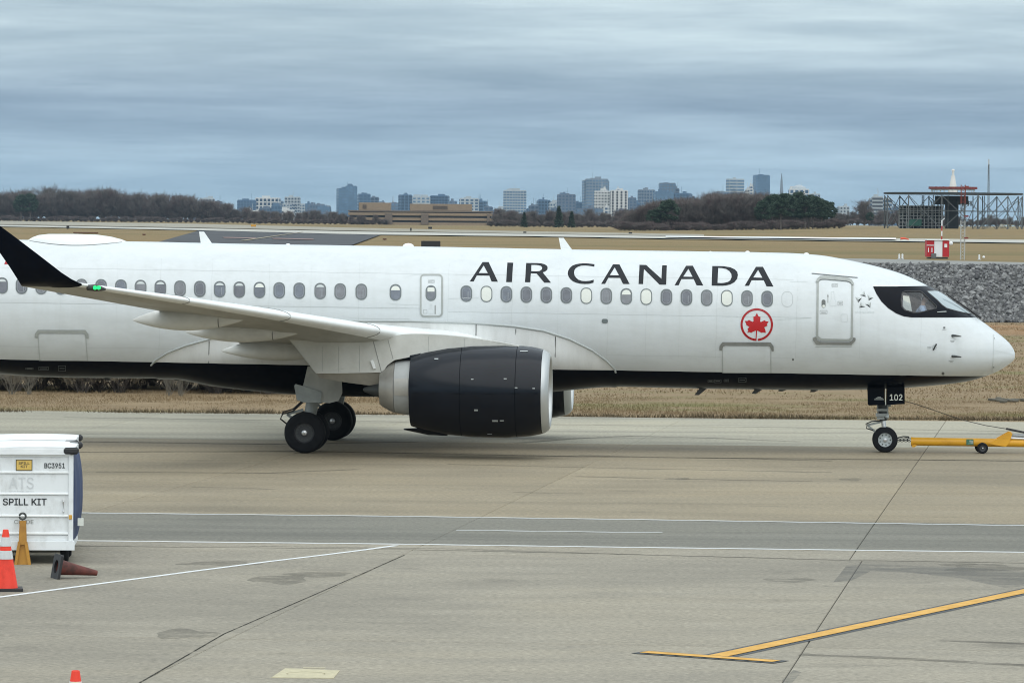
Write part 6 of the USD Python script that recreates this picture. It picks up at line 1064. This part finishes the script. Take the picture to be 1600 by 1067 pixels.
# ---------------------------------------------------------------- spill kit carts
g0 = on_z(36, 880.5); CY = g0[1]; k = CY / FL; CRZ = 3.6
def cart(Y0, length, label, front, dx=0.0):
    X0 = at_y(36, 850, CY)[0] + dx; t = thing('baggage_cart', (X0, Y0, 0), CRZ, label=label, category='cart', group=None); W = 156 * k; hw = W / 2
    zf = lambda py: EYE - (py - (HOR + tan(ROLL) * (60 - 800))) * CY / FL
    zb0, zt0 = zf(846), zf(712); 
    obj('frame', MB().box((0, length / 2, zb0 - .05), (W + .02, length, .12)).box((0, 0.0, zf(853)), (W + .05, .08, .15)).get(), cart_white, t)
    ys = [712, 738.5, 772, 806.5, 834, 846]
    for a, b in zip(ys[:-1], ys[1:]):
        obj('wall_panel', _bev((W - .16, .03, zf(a) - zf(b) - .035), .006, (-.0, .05, (zf(a) + zf(b)) / 2 - .01)), cart_white, t)
        obj('rib', _bev((W - .14, .05, .04), .012, (0, .035, zf(a))), slat_paint, t)
    for sx_ in (-1, 1):
        obj('corner_post', _bev((.085, .09, zt0 - zb0 + .05), .012, (sx_ * (hw - .045), .045, (zt0 + zb0) / 2)), cart_white, t); obj('corner_post', _bev((.07, .07, zt0 - zb0 + .05), .012, (sx_ * (hw - .045), length - .04, (zt0 + zb0) / 2)), cart_white, t)
        for yy in (0.0, length - .12): obj('roof_bumper', _bev((.26, .20, .12), .035, (sx_ * (hw - .04), yy + .03, zt0 + .085)), rubber, t)
        for yy in (.35, length - .35): 
            w = thing('wheel', (sx_ * (hw - .16), yy, .2), parent=t); obj('tyre', MB().lathe([(-.07, .1), (-.07, .17), (-.04, .2), (.04, .2), (.07, .17), (.07, .1)], 28, 'x').get(), tyre_black, w, smooth=35); obj('rim', MB().lathe([(-.05, .1), (-.05, .01), (.05, .01), (.05, .1)], 20, 'x').get(), rim_dark, w)
        cu = []                                                     # side curtain, bulging outwards in folds
        for z in np.linspace(zt0, zb0 + .02, 16):
            f = (zt0 - z) / (zt0 - zb0); yv = np.linspace(.08, length - .06, 44); cu.append(np.stack([sx_ * (hw - .02 + (.03 + .09 * sin(pi * min(1, f * .98)) ** .8) * np.sin(pi * (yv - .08) / (length - .14)) ** .5 * (1 + .22 * np.sin(yv * 11 + f * 2))), yv, np.full(44, z)], -1))
        obj('side_curtain', MB().grid(np.array(cu)).get(), curtain_blue, t, smooth=True)
    rf = []; yv = np.linspace(-.03, length + .03, 40); xv = np.linspace(-hw - .02, hw + .02, 17)
    for x in xv: rf.append(np.stack([np.full(40, x), yv, zt0 + .13 + .03 * (1 - (x / hw) ** 2) + .012 * np.sin(yv * 9 + x * 2) + .01 * np.sin(yv * 17)], -1))
    m = MB().grid(np.array(rf)); rf2 = np.array(rf); rf2[..., 2] = zt0 + .03; m.grid(rf2)
    for e in (0, -1): m.grid(np.stack([np.array(rf)[e], rf2[e]])); m.grid(np.stack([np.array(rf)[:, e], rf2[:, e]]))
    obj('roof', m.get(), cart_roof, t, smooth=40); obj('roof_edge', _bev((W - .1, .04, .12), .012, (0, -.015, zt0 + .07)), cart_roof, t)
    if front:
        R = radians(CRZ)
        fp = lambda p: np.stack([(p[:, 0] - 36) * k, np.full(len(p), .028), np.array([zf(b) for b in p[:, 1]])], -1)
        flat_text('lettering', 'SPILL KIT', 4, 72.5, 779, 790, stencil, fp, t, bold=True); flat_text('lettering', 'BC3951', 68.5, 100.5, 723.6, 731.8, stencil, fp, t, bold=True)
        sg = obj('sign_plate', MB().box(((37 - 36) * k, .027, zf(727)), (25.5 * k, .012, 17 * k)).get(), stencil, t); obj('sign_face', MB().box(((37 - 36) * k, .022, zf(727)), (23.4 * k, .012, 15 * k)).get(), sign_yellow, sg)
        fs = lambda p: np.stack([(p[:, 0] - 36) * k, np.full(len(p), .0145), np.array([zf(b) for b in p[:, 1]])], -1)
        flat_text('sign_lettering', 'SPILL', 28.5, 45.5, 722, 726, stencil, fs, sg, bold=True); flat_text('sign_lettering', 'KIT', 31.8, 42.4, 727.2, 731.2, stencil, fs, sg, bold=True)
        flat_text('faint_lettering', 'ATS', 14, 52, 746, 764, stencil_faint, fp, t); flat_text('faint_lettering', 'AIRPORT TERMINAL SERVICES', 13.5, 52, 767, 769, stencil_faint, fp, t); flat_text('lettering', 'CLYDE', 22, 52, 812.6, 819, trim_dark, fp, t)
        obj('latch_handle', MB().tube([((98.5 - 36) * k, .0, zf(782)), ((98.5 - 36) * k, -.03, zf(784)), ((98.5 - 36) * k, -.03, zf(799)), ((98.5 - 36) * k, 0, zf(801))], .018, 8).get(), bare_metal, t); obj('marker_lamp', _bev((5 * k, .03, 7 * k), .008, ((109.6 - 36) * k, -.005, zf(808))), line_yellow, t)
        obj('side_latch', MB().box((hw + .12, .25, zf(817)), (.1, .1, .13)).get(), shade_white, t)
        tw = obj('tow_arm', trimesh.convex.convex_hull(np.array([((a - 36) * k, o, zf(b)) for a, b in ((31.2, 813), (41.2, 813), (42.5, 850), (30, 850)) for o in (-.10, -.2)])), yellow_tow, t)
        for a, b, c_, d_ in ((31, 846, 25, 884), (41, 846, 47.5, 884)): obj('tow_arm_gusset', MB().bar(((a - 36) * k, -.15, zf(b)), ((c_ - 36) * k, -.15, zf(d_)), .05, .12).get(), yellow_tow, tw)
        obj('tow_arm_foot', trimesh.convex.convex_hull(np.array([((a - 36) * k, o, zf(b)) for a, b in ((30, 846), (42, 846), (45, 882), (27, 882)) for o in (-.10, -.17)])), yellow_tow, tw)
        obj('hinge', MB().tube([((22 - 36) * k, -.14, zf(883)), ((50 - 36) * k, -.14, zf(883))], .035, 10).box(((36 - 36) * k, .2, zf(884)), (.3, .7, .05)).get(), dark_metal, tw)
        a = np.linspace(0, 2 * pi, 25); obj('tow_eye', MB().tube(np.stack([(35.8 - 36) * k + 5 * k * np.cos(a), np.full(25, -.15), zf(806) + 4.6 * k * np.sin(a)], -1), .018, 8, cap=False).get(), dark_metal, tw)
    return t
cart(CY, 2.0, 'white cart with stencilled front wall, upright yellow tow arm and blue side curtain', True)
cart(CY + 2.5, 2.1, 'plain white cart standing behind the stencilled cart, only its roof and corner showing', False, -.25)

# ---------------------------------------------------------------- cones, ground cover plate
def cone(name, loc_, rot, label, mats, h, collars, r0=.20):
    x = UsdGeom.Xform.Define(stage, path(name)); x.AddTranslateOp().Set(Gf.Vec3d(*map(float, loc_))); x.AddRotateXYZOp().Set(Gf.Vec3f(*rot)); t = meta(x.GetPrim(), label=label, category='traffic cone')
    R_ = lambda f: r0 * (1 - f) + .045 * f
    segs = [0] + [v for c in collars for v in c] + [1.0]; prof_ = [(h * .045 + .0, R_(0)), (h, R_(1)), (h, .02)]
    obj('body', MB().lathe([(.04, R_(0)), (h * .5, R_(.5)), (h, R_(1)), (h + .004, R_(1) * .8), (h - .03, R_(1) * .6), (h * .4, R_(.45)), (.03, R_(0) - .015)], 36, 'z').get(), mats[0], t, smooth=40)
    for a, b in collars: obj('collar', MB().lathe([(h * a, R_(a) + .001), (h * a, R_(a) + .005), (h * b, R_(b) + .005), (h * b, R_(b) + .001)], 36, 'z').get(), mats[1], t, smooth=40)
    bq = r0 + .045; sq = sbox(-bq, -bq, bq, bq).buffer(.03).difference(Point(0, 0).buffer(r0 - .02)); obj('base', MB().prism(sq, lambda v: np.c_[v, np.zeros(len(v))], (0, 0, .045)).get(), mats[2], t)
p = on_z(8.5, 922); cone('traffic_cone', p, (0, 0, 8), 'upright orange cone with two reflective collars and black base before the cart', (cone_orange, reflective, rubber), .98, ((.52, .66), (.73, .88)))
p = on_z(117.5, 1183); cone('traffic_cone', p, (0, 0, 20), 'orange cone whose tip alone pokes in at the bottom edge', (cone_orange, reflective, rubber), .97, ((.52, .66), (.76, .88)))
p = on_z(92, 903.5); cone('traffic_cone', p + np.array([-.05, 0.0, .20]), (0, 100, 22), 'dirty dark red cone lying on its side by the cart wheel', (cone_old, cone_old, rubber), .72, (), .135)
ms_ = [on_z(x, y) for x, y in ((424, 1058.5), (521, 1059.5), (531, 1047.5), (446, 1044))]
cv = thing('utility_cover', (ms_[0] + ms_[2]) / 2, label='worn yellow painted utility cover plate with a round lid in the near concrete', category='utility cover'); c0 = (ms_[0] + ms_[2]) / 2; pl_ = Polygon([(a[0] - c0[0], a[1] - c0[1]) for a in ms_])
ins = Point(0, 0).buffer(.26, quad_segs=16); obj('plate', MB().prism(pl_.difference(ins), lambda v: np.c_[v, np.full(len(v), -.01)], (0, 0, .018)).get(), cover_yellow, cv); obj('lid', MB().prism(Point(0, 0).buffer(.245, quad_segs=16), lambda v: np.c_[v, np.full(len(v), -.01)], (0, 0, .016)).get(), cover_yellow, cv)
g = on_z(491, 1043); obj('yellow_paint_dash', MB().box((g[0], g[1], .003), (.3, .06, .004)).get(), cover_yellow, kind='structure')

# ---------------------------------------------------------------- distant air
HZ = 2.6e-5
hz = usdkit.material(stage, LK + 'haze', {'v': ('principled_volume', {'color': (0.55, 0.78, 1.0), 'density': HZ, 'anisotropy': 0.0})}, [], volume='v.volume')
obj('haze', MB().box((0, 4490, 46), (3300, 9220, 98)).get(), hz, kind='stuff')
